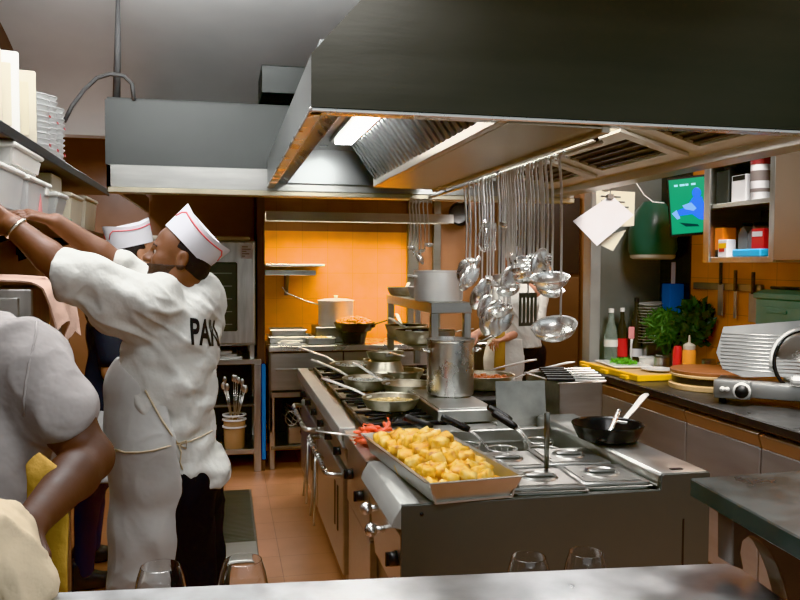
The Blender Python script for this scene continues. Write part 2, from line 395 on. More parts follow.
# light fittings in the hood
def hood_light(x, y0, y1, label):
    t = thing('hood_light', label, 'light fixture', (x, (y0+y1)/2, HZ+.215))
    L = (y1-y0)/2
    child(t, 'housing', MB().box(-.07, .07, -L-.03, L+.03, -.02, 0, .004), M['steel'])
    child(t, 'diffuser', MB().box(-.046, .046, -L, L, -.034, -.02, .005), M['light'])
hood_light(.615, 3.05, 4.20, 'lit strip light under the hood beside the filter bank')

# ------------------------------------------------------------------ the hood along the back wall
h2 = thing('wall_hood', 'grey steel extraction hood along the back wall with a bright lower strip', 'hood', (-.63, 4.72, 2.07))
b = MB().plate((-.63, 4.72, 2.2), (.75, 4.72, 2.2), (.75, 4.72, 2.56), (-.63, 4.72, 2.56), .012)
b.plate((-.63, 4.72, 2.56), (.75, 4.72, 2.56), (.75, 6.0, 2.66), (-.63, 6.0, 2.66), .012)
b.plate((-.63, 6.9, 2.2), (-.63, 4.72, 2.2), (-.63, 4.72, 2.56), (-.63, 6.9, 2.56), .012)
child(h2, 'canopy', loc(b, h2), M['hood2'])
b = MB().box(-.635, 2.15, 4.70, 4.73, 2.075, 2.2, .003)
b.box(-.635, -.61, 4.70, 7.0, 2.075, 2.2, .003)
child(h2, 'front_strip', loc(b, h2), M['steel'])
b = MB().box(-.63, 2.15, 4.69, 4.80, 2.045, 2.075, .004)
child(h2, 'gutter', loc(b, h2), mat('yellowed_steel_edge', (.62, .56, .42), .35, 1, .1, 5))
b = MB().box(-.62, 2.15, 4.80, 7.0, 2.30, 2.32)
b.plate((-.62, 4.80, 2.08), (2.15, 4.80, 2.08), (2.15, 4.95, 2.3), (-.62, 4.95, 2.3), .006)
child(h2, 'inner_lining', loc(b, h2), M['hood_in'])
# strip light above the far cooking counter, hidden behind the wall rail line
t = thing('cooking_light', 'strip light tucked under the back hood above the orange tiles', 'light fixture', (.95, 6.62, 2.08))
child(t, 'housing', MB().prism([(-.07, 0), (.07, 0), (.09, -.075), (.075, -.075), (.06, -.012), (-.06, -.012), (-.075, -.075), (-.09, -.075)], 'x', -.62, .95), M['steel'])
child(t, 'diffuser', MB().box(-.60, .93, -.055, .055, -.035, -.014), mat('warm_lit_tube', (1, 1, 1), .5, emit=(1, .86, .62), es=58))
# exhaust duct and conduits over the hoods
tag(MB().box(.22, .50, 4.85, 5.3, 2.665, 2.83, .005).build('exhaust_duct', M['hood2']), 'dark square duct box sitting between the two hoods', 'duct')
tag(MB().box(.36, .62, 2.95, 3.4, 2.80, 3.19, .005).build('exhaust_duct', M['steel']), 'bright steel duct piece by the ceiling over the island hood corner', 'duct')
p = py(116, 103, 4.78)
tag(MB().tube([(p.x, 4.80, 2.56), (p.x+.01, 4.80, 2.9), (p.x+.015, 4.80, 3.2)], [.022, .018, .010], 10).build('conduit_pipe', M['conduit']), 'thin grey conduit standing on the back hood', 'pipe')
pts = [py(u, v, 4.7) for u, v in ((64, 122), (72, 106), (84, 90), (97, 78), (110, 74), (124, 76), (132, 84), (134, 100))]
tag(MB().tube(pts, .012, 8).build('flexible_cable', M['conduit']), 'grey cable arching over to the back hood from shelf', 'cable')

# ------------------------------------------------------------------ light and look
def area(name, loc_, size, power, col=(1, 1, 1), rot=(0, 0, 0), sy=None):
    l = bpy.data.lights.new(name, 'AREA'); l.energy = power; l.color = col; l.size = size
    if sy: l.shape = 'RECTANGLE'; l.size_y = sy
    o = bpy.data.objects.new(name, l); C.objects.link(o); o.location = loc_; o.rotation_euler = rot; return o
area('hood_lamp', (1.42, 3.3, 2.29), .12, 16, (1, .97, .92), sy=.9)
area('ceiling_and_fill_lamp', (-.45, 2.6, 3.15), .9, 48, (1, .97, .93), sy=.5)
area('ceiling_and_fill_lamp', (.35, .9, 3.1), .8, 26, (1, .95, .9), sy=.5)
area('ceiling_and_fill_lamp', (2.45, 2.9, 3.1), .5, 105, (1, .93, .84), sy=1.6)
area('ceiling_and_fill_lamp', (2.55, 6.0, 2.6), .4, 30, (1, .9, .8), sy=.8)
area('ceiling_and_fill_lamp', (-.9, 5.6, 2.5), .4, 34, (1, .95, .9), sy=.4)
area('ceiling_and_fill_lamp', (-.2, 3.6, 2.72), 1.2, 60, (1, .98, .95), rot=(PI, 0, 0), sy=.5)  # added up-facing fill that brightens the ceiling, no fitting modelled
w = bpy.data.worlds.new('world'); sc.world = w; w.use_nodes = True
bg_ = w.node_tree.nodes['Background']; bg_.inputs[0].default_value = (.95, .98, .95, 1)
tc_ = w.node_tree.nodes.new('ShaderNodeTexCoord'); sp_ = w.node_tree.nodes.new('ShaderNodeSeparateXYZ'); mr_ = w.node_tree.nodes.new('ShaderNodeMapRange')
w.node_tree.links.new(tc_.outputs['Generated'], sp_.inputs[0]); w.node_tree.links.new(sp_.outputs['Z'], mr_.inputs[0])
mr_.inputs[1].default_value = .0; mr_.inputs[2].default_value = .5; mr_.inputs[3].default_value = .16; mr_.inputs[4].default_value = 1.5
w.node_tree.links.new(mr_.outputs[0], bg_.inputs[1])
sc.view_settings.view_transform = 'Khronos PBR Neutral'
sc.view_settings.exposure = -.22
sc.view_settings.gamma = 1.24
sc.view_settings.use_white_balance = True
sc.view_settings.white_balance_temperature = 6180
sc.cycles.max_bounces = 6; sc.cycles.use_denoising = True
# ------------------------------------------------------------------ the cooking island
IX0, IX1 = .52, 1.61
ZTOP = .90
def knob(root, x, y, z, r=.024, material=None, lbl=None):
    k = child(root, 'knob', MB().cyl((x, y, z), (x-.028, y, z-.004), r, r*.86, 18).box(x-.040, x-.020, y-.006, y+.006, z-r*.95, z+r*.8, .002), material or M['black'], label=lbl)
    return k
# unit nearest the pass: bain-marie with lidded insets
u = thing('bain_marie', 'steel bain-marie unit with raised ledge at the pass end of the cooking island', 'bain-marie', (0, 0, 0))
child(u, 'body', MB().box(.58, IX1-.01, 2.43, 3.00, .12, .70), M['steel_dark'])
child(u, 'end_panel', MB().prism([(.535, .12), (IX1, .12), (IX1, .948), (IX1-.006, .9545), (1.437, .9545), (1.428, .948), (1.424, .902), (.535, .902)], 'y', 2.398, 2.414, .002), mat('dark_end_panel_steel', (.125, .13, .12), .38, .5, .08, 2))
child(u, 'panel_seam', MB().box(1.508, 1.514, 2.3965, 2.399, .12, .80), M['black'])
b = MB()
b.box(.56, IX1-.18, 2.412, 2.45, .82, ZTOP, .002)
b.box(.56, .90, 2.45, 3.00, .86, ZTOP)
b.box(1.40, 1.432, 2.412, 3.0, .82, ZTOP, .003)
child(u, 'worktop', b, M['steel_top'])
child(u, 'well', MB().box(.90, 1.40, 2.45, 3.00, .70, .705).box(.895, .90, 2.45, 3.0, .70, .90), M['steel_dark'])
child(u, 'front_nosing', MB().prism([(.535, .902), (.60, .902), (.60, .80), (.505, .835), (.512, .862)], 'y', 2.40, 2.975, .003), M['nosing'])
b = MB().prism([(1.425, .86), (1.425, .945), (1.435, .955), (IX1-.005, .955), (IX1, .95), (IX1, .80), (1.47, .80)], 'y', 2.415, 3.48, .002)
tag(b.build('raised_ledge', M['steel_top']), 'raised steel ledge along the counter side of the bain-marie', 'ledge')
child(u, 'drain_slot', MB().box(1.49, 1.535, 2.44, 2.462, .954, .9565, .003), M['black'])
child(u, 'control_panel', MB().prism([(.535, .80), (.60, .80), (.60, .55), (.56, .55)], 'y', 2.41, 2.97, .002), M['steel'])
knob(u, .545, 2.50, .70, .026); knob(u, .545, 2.50, .615, .022)
for (y, z) in ((2.80, .775), (2.70, .73)): child(u, 'valve', MB().cyl((.56, y, z), (.50, y, z), .012, None, 12).ball((.495, y, z), .024, 14).box(.488, .50, y-.045, y+.01, z-.008, z+.008, .003), M['steel_bright'])
child(u, 'kick_plate', MB().box(.66, 1.58, 2.46, 2.96, 0, .12), M['black'])
child(u, 'screw', MB().cyl((.60, 2.40, .872), (.60, 2.394, .872), .006, None, 10), M['black'])
# unit behind it: water basin for pasta baskets
u = thing('pasta_cooker', 'steel boiling unit with a wide shallow basin behind the bain-marie', 'pasta cooker', (0, 0, 0))
b = MB().box(.58, 1.61, 3.005, 3.58, .12, .80)
child(u, 'body', b, M['steel_dark'])
b = MB().box(.53, .90, 3.005, 3.60, .83, .895, .003).box(.90, 1.425, 3.36, 3.60, .83, .90, .003).box(.90, 1.425, 3.345, 3.37, .85, .925, .005).box(.895, .915, 3.005, 3.37, .85, .925, .005)
child(u, 'worktop', b, M['steel_top'])
child(u, 'basin', MB().box(.90, 1.425, 3.0, 3.36, .74, .75).box(.90, 1.425, 3.33, 3.345, .74, .87), M['steel'])
child(u, 'control_panel', MB().box(.545, .58, 3.01, 3.58, .58, .85, .003), M['steel'])
knob(u, .545, 3.15, .72); knob(u, .545, 3.42, .74)
child(u, 'door', MB().box(.55, .58, 3.02, 3.57, .14, .57, .004), M['steel'])
child(u, 'kick_plate', MB().box(.66, 1.58, 3.01, 3.58, 0, .12), M['black'])
# griddle block carrying the stockpot
tag(MB().box(.985, 1.28, 3.63, 4.28, .90, .962, .004).box(1.0, 1.265, 3.66, 4.26, .962, .966, .001).build('hot_plate', M['steel_top']), 'raised steel hot plate block under the tall stockpot', 'hot plate')
# the six burner stove with its ovens
u = thing('gas_stove', 'long steel gas stove with black pan grids at the far end of the island', 'stove', (0, 0, 0))
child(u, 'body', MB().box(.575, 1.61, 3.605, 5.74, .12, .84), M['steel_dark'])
b = MB().box(.52, 1.61, 3.60, 5.745, .84, .885, .004)
child(u, 'hob_top', b, M['steel_dark'])
child(u, 'front_nosing', MB().prism([(.512, .905), (.585, .905), (.585, .80), (.525, .81), (.507, .85)], 'y', 3.60, 5.745, .003), M['nosing'])
for y0 in (3.63, 4.34, 5.05):
    for x0 in (.62, 1.10):
        if x0 > 1 and y0 < 4: continue
        b = MB(); L, W = .66, .42
        b.box(x0, x0+.018, y0, y0+L, .897, .915, .003).box(x0+W-.018, x0+W, y0, y0+L, .897, .915, .003)
        for yy in (y0, y0+L/2-.009, y0+L-.018): b.box(x0, x0+W, yy, yy+.018, .897, .915, .003)
        for cyy in (y0+L*.25, y0+L*.75):
            for a in range(8):
                an = a*PI/4+PI/8; c, s = math.cos(an), math.sin(an)
                b.cyl((x0+W/2+c*.06, cyy+s*.06, .915), (x0+W/2+c*.17, cyy+s*.15, .912), .007, None, 6)
        for (fx, fy) in ((x0+.02, y0+.02), (x0+W-.02, y0+.02), (x0+.02, y0+L-.02), (x0+W-.02, y0+L-.02)): b.box(fx-.01, fx+.01, fy-.01, fy+.01, .884, .90)
        child(u, 'pan_grid', b, M['black_iron'])
        for cyy in (y0+L*.25, y0+L*.75):
            child(u, 'burner', MB().lathe([(.0, .905), (.032, .905), (.036, .899), (.04, .893), (.055, .889), (.058, .884), (0, .884)], 20, TR((x0+W/2, cyy, 0))), M['black_iron'])
child(u, 'control_panel', MB().prism([(.535, .80), (.60, .80), (.60, .70), (.555, .70)], 'y', 3.61, 5.74, .002), M['steel'])
for k in range(6): knob(u, .55, 3.80+k*.345, .755, .022)
for y0, y1 in ((3.64, 4.66), (4.70, 5.72)):
    dr = child(u, 'oven_door', MB().box(.535, .575, y0, y1, .20, .685, .006), M['steel'])
    hb = MB().tube([(.54, y0+.08, .655), (.478, y0+.085, .66), (.468, y0+.14, .66), (.468, y1-.14, .66), (.478, y1-.085, .66), (.54, y1-.08, .655)], .014, 12)
    h_ = child(u, 'oven_handle', hb, M['steel_bright']); h_.parent = dr
    s_ = MB()
    for q in range(2): s_.box(.531, .537, y0+.16+q*.10, y0+.19+q*.10, .36, .58, .002)
    o = child(u, 'vent_slots', s_, M['black']); o.parent = dr
child(u, 'kick_plate', MB().box(.66, 1.58, 3.61, 5.72, 0, .12), M['black'])
# tongs hung over the oven handle
for i, (y, lb) in enumerate(((4.05, 'wire tongs hanging open from the oven handle, nearer pair'), (4.42, 'wire tongs hanging open from the oven handle, farther pair'))):
    b = MB()
    for s in (-1, 1): b.tube([(.452, y, .672), (.448, y+s*.015, .645), (.443, y+s*.05, .50), (.435, y+s*.085, .34)], .006, 8)
    b.tube([(.452, y-.004, .672), (.468, y, .682), (.49, y, .66)], .006, 8)
    tag(b.build('tongs', M['steel']), lb, 'tongs', 'tongs hung on the oven door')

# ------------------------------------------------------------------ lidded insets in the bain-marie
def make_inset(name, w, d):
    """steel gastronorm inset with a flat lid that has a dished grip"""
    t = thing(name, '', 'food pan')
    b = MB().box(-w/2-.008, w/2+.008, -d/2-.008, d/2+.008, -.006, .0, .002).box(-w/2+.005, w/2-.005, -d/2+.005, d/2-.005, -.14, -.004, .006)
    child(t, 'pan', b, M['steel'])
    lid = child(t, 'lid', MB().box(-w/2, w/2, -d/2, d/2, 0, .011, .004, None, 2).prism([(-w/2+.02, -d/2+.02), (w/2-.02, -d/2+.02), (w/2-.02, d/2-.02), (-w/2+.02, d/2-.02)], 'z', .011, .014, .002), M['lid'])
    g = child(t, 'grip', MB().lathe([(0, .0145), (.042, .0145), (.05, .016), (.058, .020), (.062, .0155), (.064, .0140)], 28).box(-.05, .05, -.012, .012, .015, .026, .004, Matrix.Diagonal((1, .8, 1, 1))), M['lid'])
    g.parent = lid
    return t
ins = make_inset('lidded_food_pan', .245, .245)
spots = [((1.055, 2.555), 4, 'front lidded steel inset beside the potato tray'), ((1.292, 2.565), 3, 'front lidded steel inset next to the raised ledge'),
         ((1.035, 2.825), 4, 'rear lidded steel inset partly behind the potato tray'), ((1.288, 2.835), 3, 'rear lidded steel inset beside the frying pan')]
for i, ((x, y), a, lb) in enumerate(spots):
    m = TR((x, y, .912), R(-a))
    if i == 0: ins.matrix_basis = m; ins['label'] = lb; ins['group'] = 'lidded insets in the bain-marie'
    else: dup(ins, m, lb, 'lidded insets in the bain-marie')
    ins['group'] = 'lidded insets in the bain-marie'
# ladle stuck in the rear inset: dark handle pointing up
b = MB().tube([(1.125, 2.66, .925), (1.10, 2.60, 1.03), (1.075, 2.54, 1.15)], [.008, .009, .010], 10, flat=.55)
tag(b.build('serving_spoon', M['steel_dark']), 'dark steel spoon handle standing up between the lidded insets', 'spoon')
# ------------------------------------------------------------------ pasta baskets in the basin
def make_basket():
    t = thing('pasta_basket', '', 'pasta basket', group='pasta baskets in the basin')
    b = MB(); r = .062
    for z, rr in ((0, r), (-.05, r*.95), (-.10, r*.86)): b.tube([(rr*math.cos(a*PI/10), rr*math.sin(a*PI/10), z) for a in range(20)], .0028 if z else .0045, 6, closed=True)
    for a in range(14):
        c, s = math.cos(a*PI/7), math.sin(a*PI/7); b.tube([(r*c, r*s, 0), (r*.95*c, r*.95*s, -.05), (r*.86*c, r*.86*s, -.10), (0, 0, -.105)], .0016, 5)
    child(t, 'mesh_cup', b, M['steel'])
    child(t, 'handle_wire', MB().tube([(.06, .008, 0), (.11, .008, .05), (.15, .004, .075)], .0035, 6).tube([(.06, -.008, 0), (.11, -.008, .05), (.15, -.004, .075)], .0035, 6), M['steel_bright'])
    child(t, 'grip', MB().tube([(.14, 0, .072), (.16, 0, .08), (.25, 0, .115), (.262, 0, .118)], [.012, .0165, .0165, .013], 12), M['black'])
    return t
bk = make_basket()
bsp = [((1.13, 3.14), 150, 'pasta basket with black grip nearest the potato tray'), ((1.0, 3.24), 165, 'pasta basket with black grip below the stockpot'),
       ((1.30, 3.10), 125, 'pasta basket with black grip in the middle of the basin'), ((1.34, 3.26), 128, 'pasta basket with black grip by the steel splash plate')]
for i, ((x, y), a, lb) in enumerate(bsp):
    m = TR((x, y, .885), R(a))
    if i == 0: bk.matrix_basis = m; bk['label'] = lb
    else: dup(bk, m, lb)
# splash plate and the tall inset of tongs behind it
tag(MB().plate((1.245, 3.535, .90), (1.485, 3.52, .90), (1.485, 3.55, 1.105), (1.245, 3.565, 1.105), .006).box(1.245, 1.485, 3.54, 3.60, .90, .906).build('splash_plate', mat('smeared_plate_steel', (.36, .36, .33), .36, .8, .25, 9)), 'upright steel splash plate standing behind the pasta basin', 'splash plate')
t = thing('tool_container', 'deep steel container holding a row of tongs beside the splash plate', 'container', (1.665, 3.74, .9055), R(3))
b = MB()
b.box(-.115, -.109, -.19, .19, 0, .185).box(.109, .115, -.19, .19, 0, .185).box(-.115, .115, -.19, -.184, 0, .185).box(-.115, .115, .184, .19, 0, .185).box(-.115, .115, -.19, .19, 0, .006)
b.box(-.128, -.112, -.20, .20, .183, .189, .002).box(.112, .128, -.20, .20, .183, .189, .002).box(-.128, .128, -.203, -.186, .183, .189, .002).box(-.128, .128, .186, .203, .183, .189, .002)
child(t, 'body', b, M['steel'])
tg = None
for k in range(5):
    m = TR((1.60+k*.024, 3.585+k*.078, 1.0985), R(-14+k*3))
    if tg is None:
        tg = thing('kitchen_tongs', 'steel tongs with black grips laid across the deep container', 'tongs', group='tongs across the deep container')
        child(tg, 'arm', MB().box(-.06, .20, -.030, -.012, 0, .006, .002), M['steel_bright'])
        child(tg, 'arm', MB().box(-.06, .20, .008, .026, .008, .014, .002), M['steel_bright'])
        child(tg, 'grip', MB().box(-.085, .05, -.034, -.008, -.0, .012, .003), M['black'])
        child(tg, 'grip', MB().box(-.085, .05, .006, .030, .006, .020, .003), M['black'])
        tg.matrix_basis = m
    else: dup(tg, m)
names = ['first', 'second', 'third', 'fourth', 'fifth', 'sixth']
for k, o in enumerate([o for o in C.objects if o.parent is None and o.name.startswith('kitchen_tongs')]):
    o['label'] = 'steel tongs with black grips on the deep container, %s from the basin' % names[k]

# ------------------------------------------------------------------ pans
def pan_prof(r, h, th=.004, base=.72):
    return [(0, 0), (r*base, 0), (r*(base+.1), .006), (r*.97, h*.8), (r, h), (r*1.015, h+.002), (r*1.01, h+.005), (r-th, h), (r*.97-th, h*.8), (r*(base+.1)-th, .010), (r*base-th, .006), (0, .006)]
def make_pan(label, r=.14, h=.05, hl=.26, rise=.06, mats=('pan_alu', 'pan_in', 'alu'), group=None, name='frying_pan', hw=.0145, hook=False):
    t = thing(name, label, 'pan', group=group)
    pr = pan_prof(r, h)
    child(t, 'body', MB().lathe(pr[:8], 40), M[mats[0]])
    child(t, 'inside', MB().lathe(pr[7:], 40), M[mats[1]])
    pts = [(r*.98, 0, h*.78), (r+.03, 0, h*.9+.008), (r+.10, 0, h+rise*.36), (r+hl*.85, 0, h+rise*.9), (r+hl, 0, h+rise)]
    hm = MB().tube(pts, [hw*.8, hw*.75, hw*.9, hw*1.05, hw*.8], 10, flat=.45)
    hm.box(r-.012, r+.006, -.024, .024, h*.52, h*.9, .003)
    hd = child(t, 'handle', hm, M[mats[2]])
    rv = MB()
    for s in (-1, 1): rv.ball((r*.955, s*.014, h*.72), (.004, .005, .005), 8)
    o = child(t, 'rivets', rv, M['steel_bright']); o.parent = hd
    return t
def place_pan(t, c, tip):
    c = Vector(c); a = math.atan2(tip[1]-c.y, tip[0]-c.x); t.matrix_basis = TR(c, a); return t
G_PAN = 'pans cooking on the stove'
def food(name, label, cat, c, r, h, material, n=0, seed=1, size=.012, kind=None, mound=.0):
    """contents of a pan: a slightly uneven disc with lumps"""
    rnd = random.Random(seed); b = MB(); prof = [(0, h+mound), (r*.4, h+mound*.85), (r*.75, h+mound*.4), (r*.97, h), (r, h-.006)]
    b.lathe(prof, 30)
    for _ in range(n):
        a = rnd.uniform(0, 2*PI); q = r*.92*math.sqrt(rnd.random()); s = size*rnd.uniform(.6, 1.3)
        b.ball((q*math.cos(a), q*math.sin(a), h+mound*max(0, 1-(q/r)**2)+s*.2), (s, s*rnd.uniform(.5, .9), s*.6), 8, Matrix.Rotation(rnd.uniform(0, 3), 4, 'Z'))
    o = b.build(name, material); o.location = c; tag(o, label, cat, kind='stuff'); return o
M['sauce_pale'] = mat('pale_yellow_sauce', (.62, .44, .16), .25, 0, .3, 20)
M['clams'] = mat('pale_grey_shellfish', (.45, .45, .40), .3, 0, .4, 40)
M['sauce_red'] = mat('red_meat_sauce', (.42, .10, .03), .35, 0, .4, 40)
M['fries'] = mat('fried_golden_food', (.80, .31, .02), .4, 0, .3, 30)
ZG = .917
p1 = make_pan('worn frying pan with pale yellow sauce nearest the oven edge', .148, .056, .31, .06, group=G_PAN)
c = Vector((.83, 3.98, ZG)); place_pan(p1, c, pz(313, 378, 1.03)); food('cream_sauce', 'pale yellow sauce pooled in the nearest frying pan', 'sauce', c, .132, .036, M['sauce_pale'], 10, 3, .010)
p2 = make_pan('worn frying pan of shellfish, middle one of the stove front row', .155, .06, .33, .07, group=G_PAN)
c = Vector((.835, 4.66, ZG)); place_pan(p2, c, pz(298, 361, 1.03)); food('shellfish', 'pale shellfish simmering in the middle frying pan', 'shellfish', c, .137, .040, M['clams'], 70, 4, .013)
p3 = make_pan('worn frying pan farthest along the stove front row', .165, .06, .38, .07, group=G_PAN)
c = Vector((.86, 5.36, ZG)); place_pan(p3, c, pz(268, 347, 1.03)); food('stewed_greens', 'grey shellfish stewing in the far frying pan', 'shellfish', c, .145, .040, M['clams'], 46, 5, .014)
p4 = make_pan('dark inside frying pan behind the front row beside the shelf posts', .15, .06, .26, .05, group=G_PAN)
place_pan(p4, (1.10, 4.98, ZG), pz(352, 353, 1.02))
p5 = make_pan('small dark frying pan at the far back of the stove', .13, .06, .20, .05, group=G_PAN)
place_pan(p5, (1.09, 5.55, ZG), (1.3, 5.9))
p6 = make_pan('frying pan with curved handle partly behind the stockpot', .15, .06, .24, .09, group=G_PAN)
place_pan(p6, (1.02, 4.41, ZG), pz(368, 362, 1.08))
# big pan with red sauce at the far side, handle towards the counter
p7 = make_pan('large deep frying pan with red sauce beside the stockpot', .17, .075, .34, .10, group=G_PAN)
c = Vector((1.46, 4.36, ZG+.03)); place_pan(p7, c, pz(577, 357, 1.15)); food('red_sauce', 'thick red meat sauce filling the large pan', 'sauce', c, .156, .058, M['sauce_red'], 60, 6, .012)
p8 = make_pan('wide pan behind the red sauce pan with its handle sticking out', .15, .06, .36, .11, group=G_PAN)
place_pan(p8, (1.42, 4.80, ZG), pz(553, 355, 1.12))
tag(MB().box(1.26, 1.60, 3.98, 4.62, .918, .944, .004).build('griddle_plate', M['black_iron']), 'black iron plate under the red sauce pan', 'griddle')
# black wok-like pan on the raised ledge
p9 = make_pan('black non-stick frying pan on the raised ledge beside the lids', .142, .06, .235, .075, ('nonstick', 'nonstick', 'alu'), hw=.016)
c = Vector((1.50, 2.93, .957)); place_pan(p9, c, (1.80, 3.16))
t = thing('sauce_spoon', 'steel spoon resting in the black non-stick frying pan', 'spoon', (1.455, 2.86, .973))
child(t, 'handle', MB().tube([(0, 0, .005), (.05, .045, .035), (.105, .10, .085), (.118, .112, .092), (.122, .116, .085)], [.008, .010, .010, .009, .008], 8, flat=.4), M['steel_bright'])
child(t, 'bowl', MB().ball((-.018, -.016, .004), (.030, .022, .005), 12, Matrix.Rotation(R(42), 4, 'Z')), M['steel_bright'])
# stockpot
t = thing('stockpot', 'tall shiny steel stockpot standing on the hot plate', 'pot', (1.165, 4.05, .967))
child(t, 'body', MB().lathe([(0, 0), (.112, 0), (.122, .008), (.124, .02), (.124, .285), (.129, .29), (.129, .297), (.121, .297), (.119, .285), (.119, .02), (0, .015)], 44), M['steel_bright'])
for s in (-1, 1): child(t, 'side_handle', MB().tube([(s*.122, -.045, .235), (s*.152, -.04, .24), (s*.157, 0, .242), (s*.152, .04, .24), (s*.122, .045, .235)], .006, 8), M['steel_bright'])
# ------------------------------------------------------------------ shelf stand over the burners
t = thing('pan_shelf', 'steel shelf stand on posts over the stove burners', 'shelf', (1.30, 4.50, .917))
child(t, 'top_tray', MB().box(-.125, .125, 0, 1.30, .452, .515, .004), M['steel'])
child(t, 'lower_tray', MB().box(-.125, .125, .25, 1.30, .20, .23, .004), M['steel'])
for (x, y) in ((-.10, .03), (.10, .03), (-.10, 1.27), (.10, 1.27)): child(t, 'post', MB().box(x-.022, x+.022, y-.022, y+.022, 0, .455, .003), M['steel_v'])
ZS = .917+.515
t = thing('casserole_pot', 'round aluminium pot on the near end of the shelf stand', 'pot', (1.268, 4.68, ZS))
child(t, 'body', MB().lathe([(0, 0), (.135, 0), (.145, .008), (.147, .02), (.147, .175), (.151, .18), (.151, .187), (.144, .187), (.142, .175), (.142, .02), (0, .012)], 44), M['alu'])
child(t, 'loop_handle', MB().tube([(.145, -.05, .15), (.18, -.045, .155), (.19, 0, .156), (.18, .045, .155), (.145, .05, .15)], .007, 8, ), M['alu'])
child(t, 'loop_handle', MB().tube([(-.145, -.05, .15), (-.18, -.045, .155), (-.19, 0, .156), (-.18, .045, .155), (-.145, .05, .15)], .007, 8), M['alu'])
G_SH = 'pans stored on the shelf stand'
q = make_pan('shallow brassy pan on the far end of the shelf stand', .11, .055, .16, .03, group=G_SH); place_pan(q, (1.25, 5.60, ZS), (1.5, 6.2))
q = make_pan('grey pan beside the aluminium pot on the shelf top', .115, .07, .16, .03, ('alu', 'pan_in', 'alu'), group=G_SH); place_pan(q, (1.30, 5.15, ZS), (1.6, 5.9))
zl = .917+.231
q = make_pan('deep dark-topped pan on the lower shelf with its handle pointing to the back counter', .155, .085, .28, .05, ('pan_alu', 'nonstick', 'alu'), group=G_SH); place_pan(q, (1.22, 4.98, zl), pz(340, 309, 1.30))
q = make_pan('pan at the far end of the lower shelf with raised handle', .15, .075, .22, .06, ('pan_alu', 'nonstick', 'alu'), group=G_SH); place_pan(q, (1.26, 5.52, zl), pz(355, 297, 1.32))
t = thing('saucepan', 'small steel saucepan seen between the shelf stand posts', 'pan', (1.34, 4.86, zl))
child(t, 'body', MB().lathe([(0, 0), (.075, 0), (.082, .008), (.083, .09), (.086, .094), (.080, .094), (.078, .01), (0, .008)], 32), M['steel'])
child(t, 'handle', MB().tube([(.08, 0, .08), (.12, 0, .09), (.21, .0, .10)], [.008, .007, .009], 8, flat=.5), M['steel'])
q = make_pan('long handled pan jutting out between shelf stand and stockpot', .12, .05, .34, .0, ('pan_alu', 'pan_in', 'steel_bright'), group=G_SH)
q.matrix_basis = TR((1.02, 4.92, ZG+.165), R(-63)); q.matrix_basis = TR((1.00, 4.98, ZG+.13), math.atan2(4.22-4.98, 1.03-1.00), 0, R(-3))
q2 = make_pan('upturned spare pan under the long handled pan', .125, .07, .2, .03, group=G_SH); q2.matrix_basis = TR((1.0, 5.0, ZG+.128), R(60), R(180))
# ------------------------------------------------------------------ right-hand counter
CX, CZ = 2.42, .94
u = thing('refrigerated_counter', 'black topped counter with brown-grey steel fridge doors along the orange wall', 'counter', (0, 0, 0))
child(u, 'worktop', MB().box(CX, XR-.014, 1.9, 5.278, .895, CZ, .006), M['worktop'])
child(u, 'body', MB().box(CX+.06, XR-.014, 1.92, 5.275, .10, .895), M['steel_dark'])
child(u, 'kick_plate', MB().box(CX+.12, XR-.01, 1.95, 4.95, 0, .10), M['black'])
for k, (y0, y1) in enumerate(((1.93, 2.575), (2.585, 3.265), (3.275, 3.885), (3.895, 5.26))):
    dr = child(u, 'door', MB().box(CX+.035, CX+.06, y0, y1, .12, .80, .004), M['fridge_front'])
    o = child(u, 'handle_lip', MB().prism([(CX+.058, .885), (CX+.02, .868), (CX+.02, .858), (CX+.04, .80), (CX+.058, .80)], 'y', y0, y1, .002), mat('copper_reflection_lip', (.36, .29, .24), .42, .8)); o.parent = dr  # copper-coloured reflection painted into the steel lip
def at_counter(u_, v_, z=CZ): return pz(u_, v_, z)
ZC = CZ+.0005
# slicer
sl = thing('meat_slicer', 'silver meat slicing machine with ribbed plate on the black counter', 'slicer', (2.735, 3.68, ZC), R(-40))
b = MB().box(-.20, .28, -.13, .13, .035, .115, .012, None, 2)
child(sl, 'base', b, M['slicer_dark'])
fr_ = child(sl, 'control_box', MB().box(-.20, -.02, -.165, -.12, .03, .125, .010, None, 2), M['slicer_dark'])
o = child(sl, 'thickness_knob', MB().cyl((-.062, -.165, .075), (-.062, -.205, .075), .034, .031, 24), M['black']); o.parent = fr_
k_ = child(sl, 'knob_ring', MB().cyl((-.062, -.163, .075), (-.062, -.172, .075), .044, None, 24), M['white']); k_.parent = fr_
o = child(sl, 'start_button', MB().cyl((-.155, -.165, .08), (-.155, -.178, .08), .013, None, 14).cyl((-.132, -.165, .08), (-.132, -.178, .08), .012, None, 14), M['white']); o.parent = fr_
for (x, y) in ((-.16, -.10), (.26, -.10), (-.16, .16), (.26, .16)): child(sl, 'foot', MB().cyl((x, y, 0), (x, y, .036), .02, .014, 12), M['rubber'])
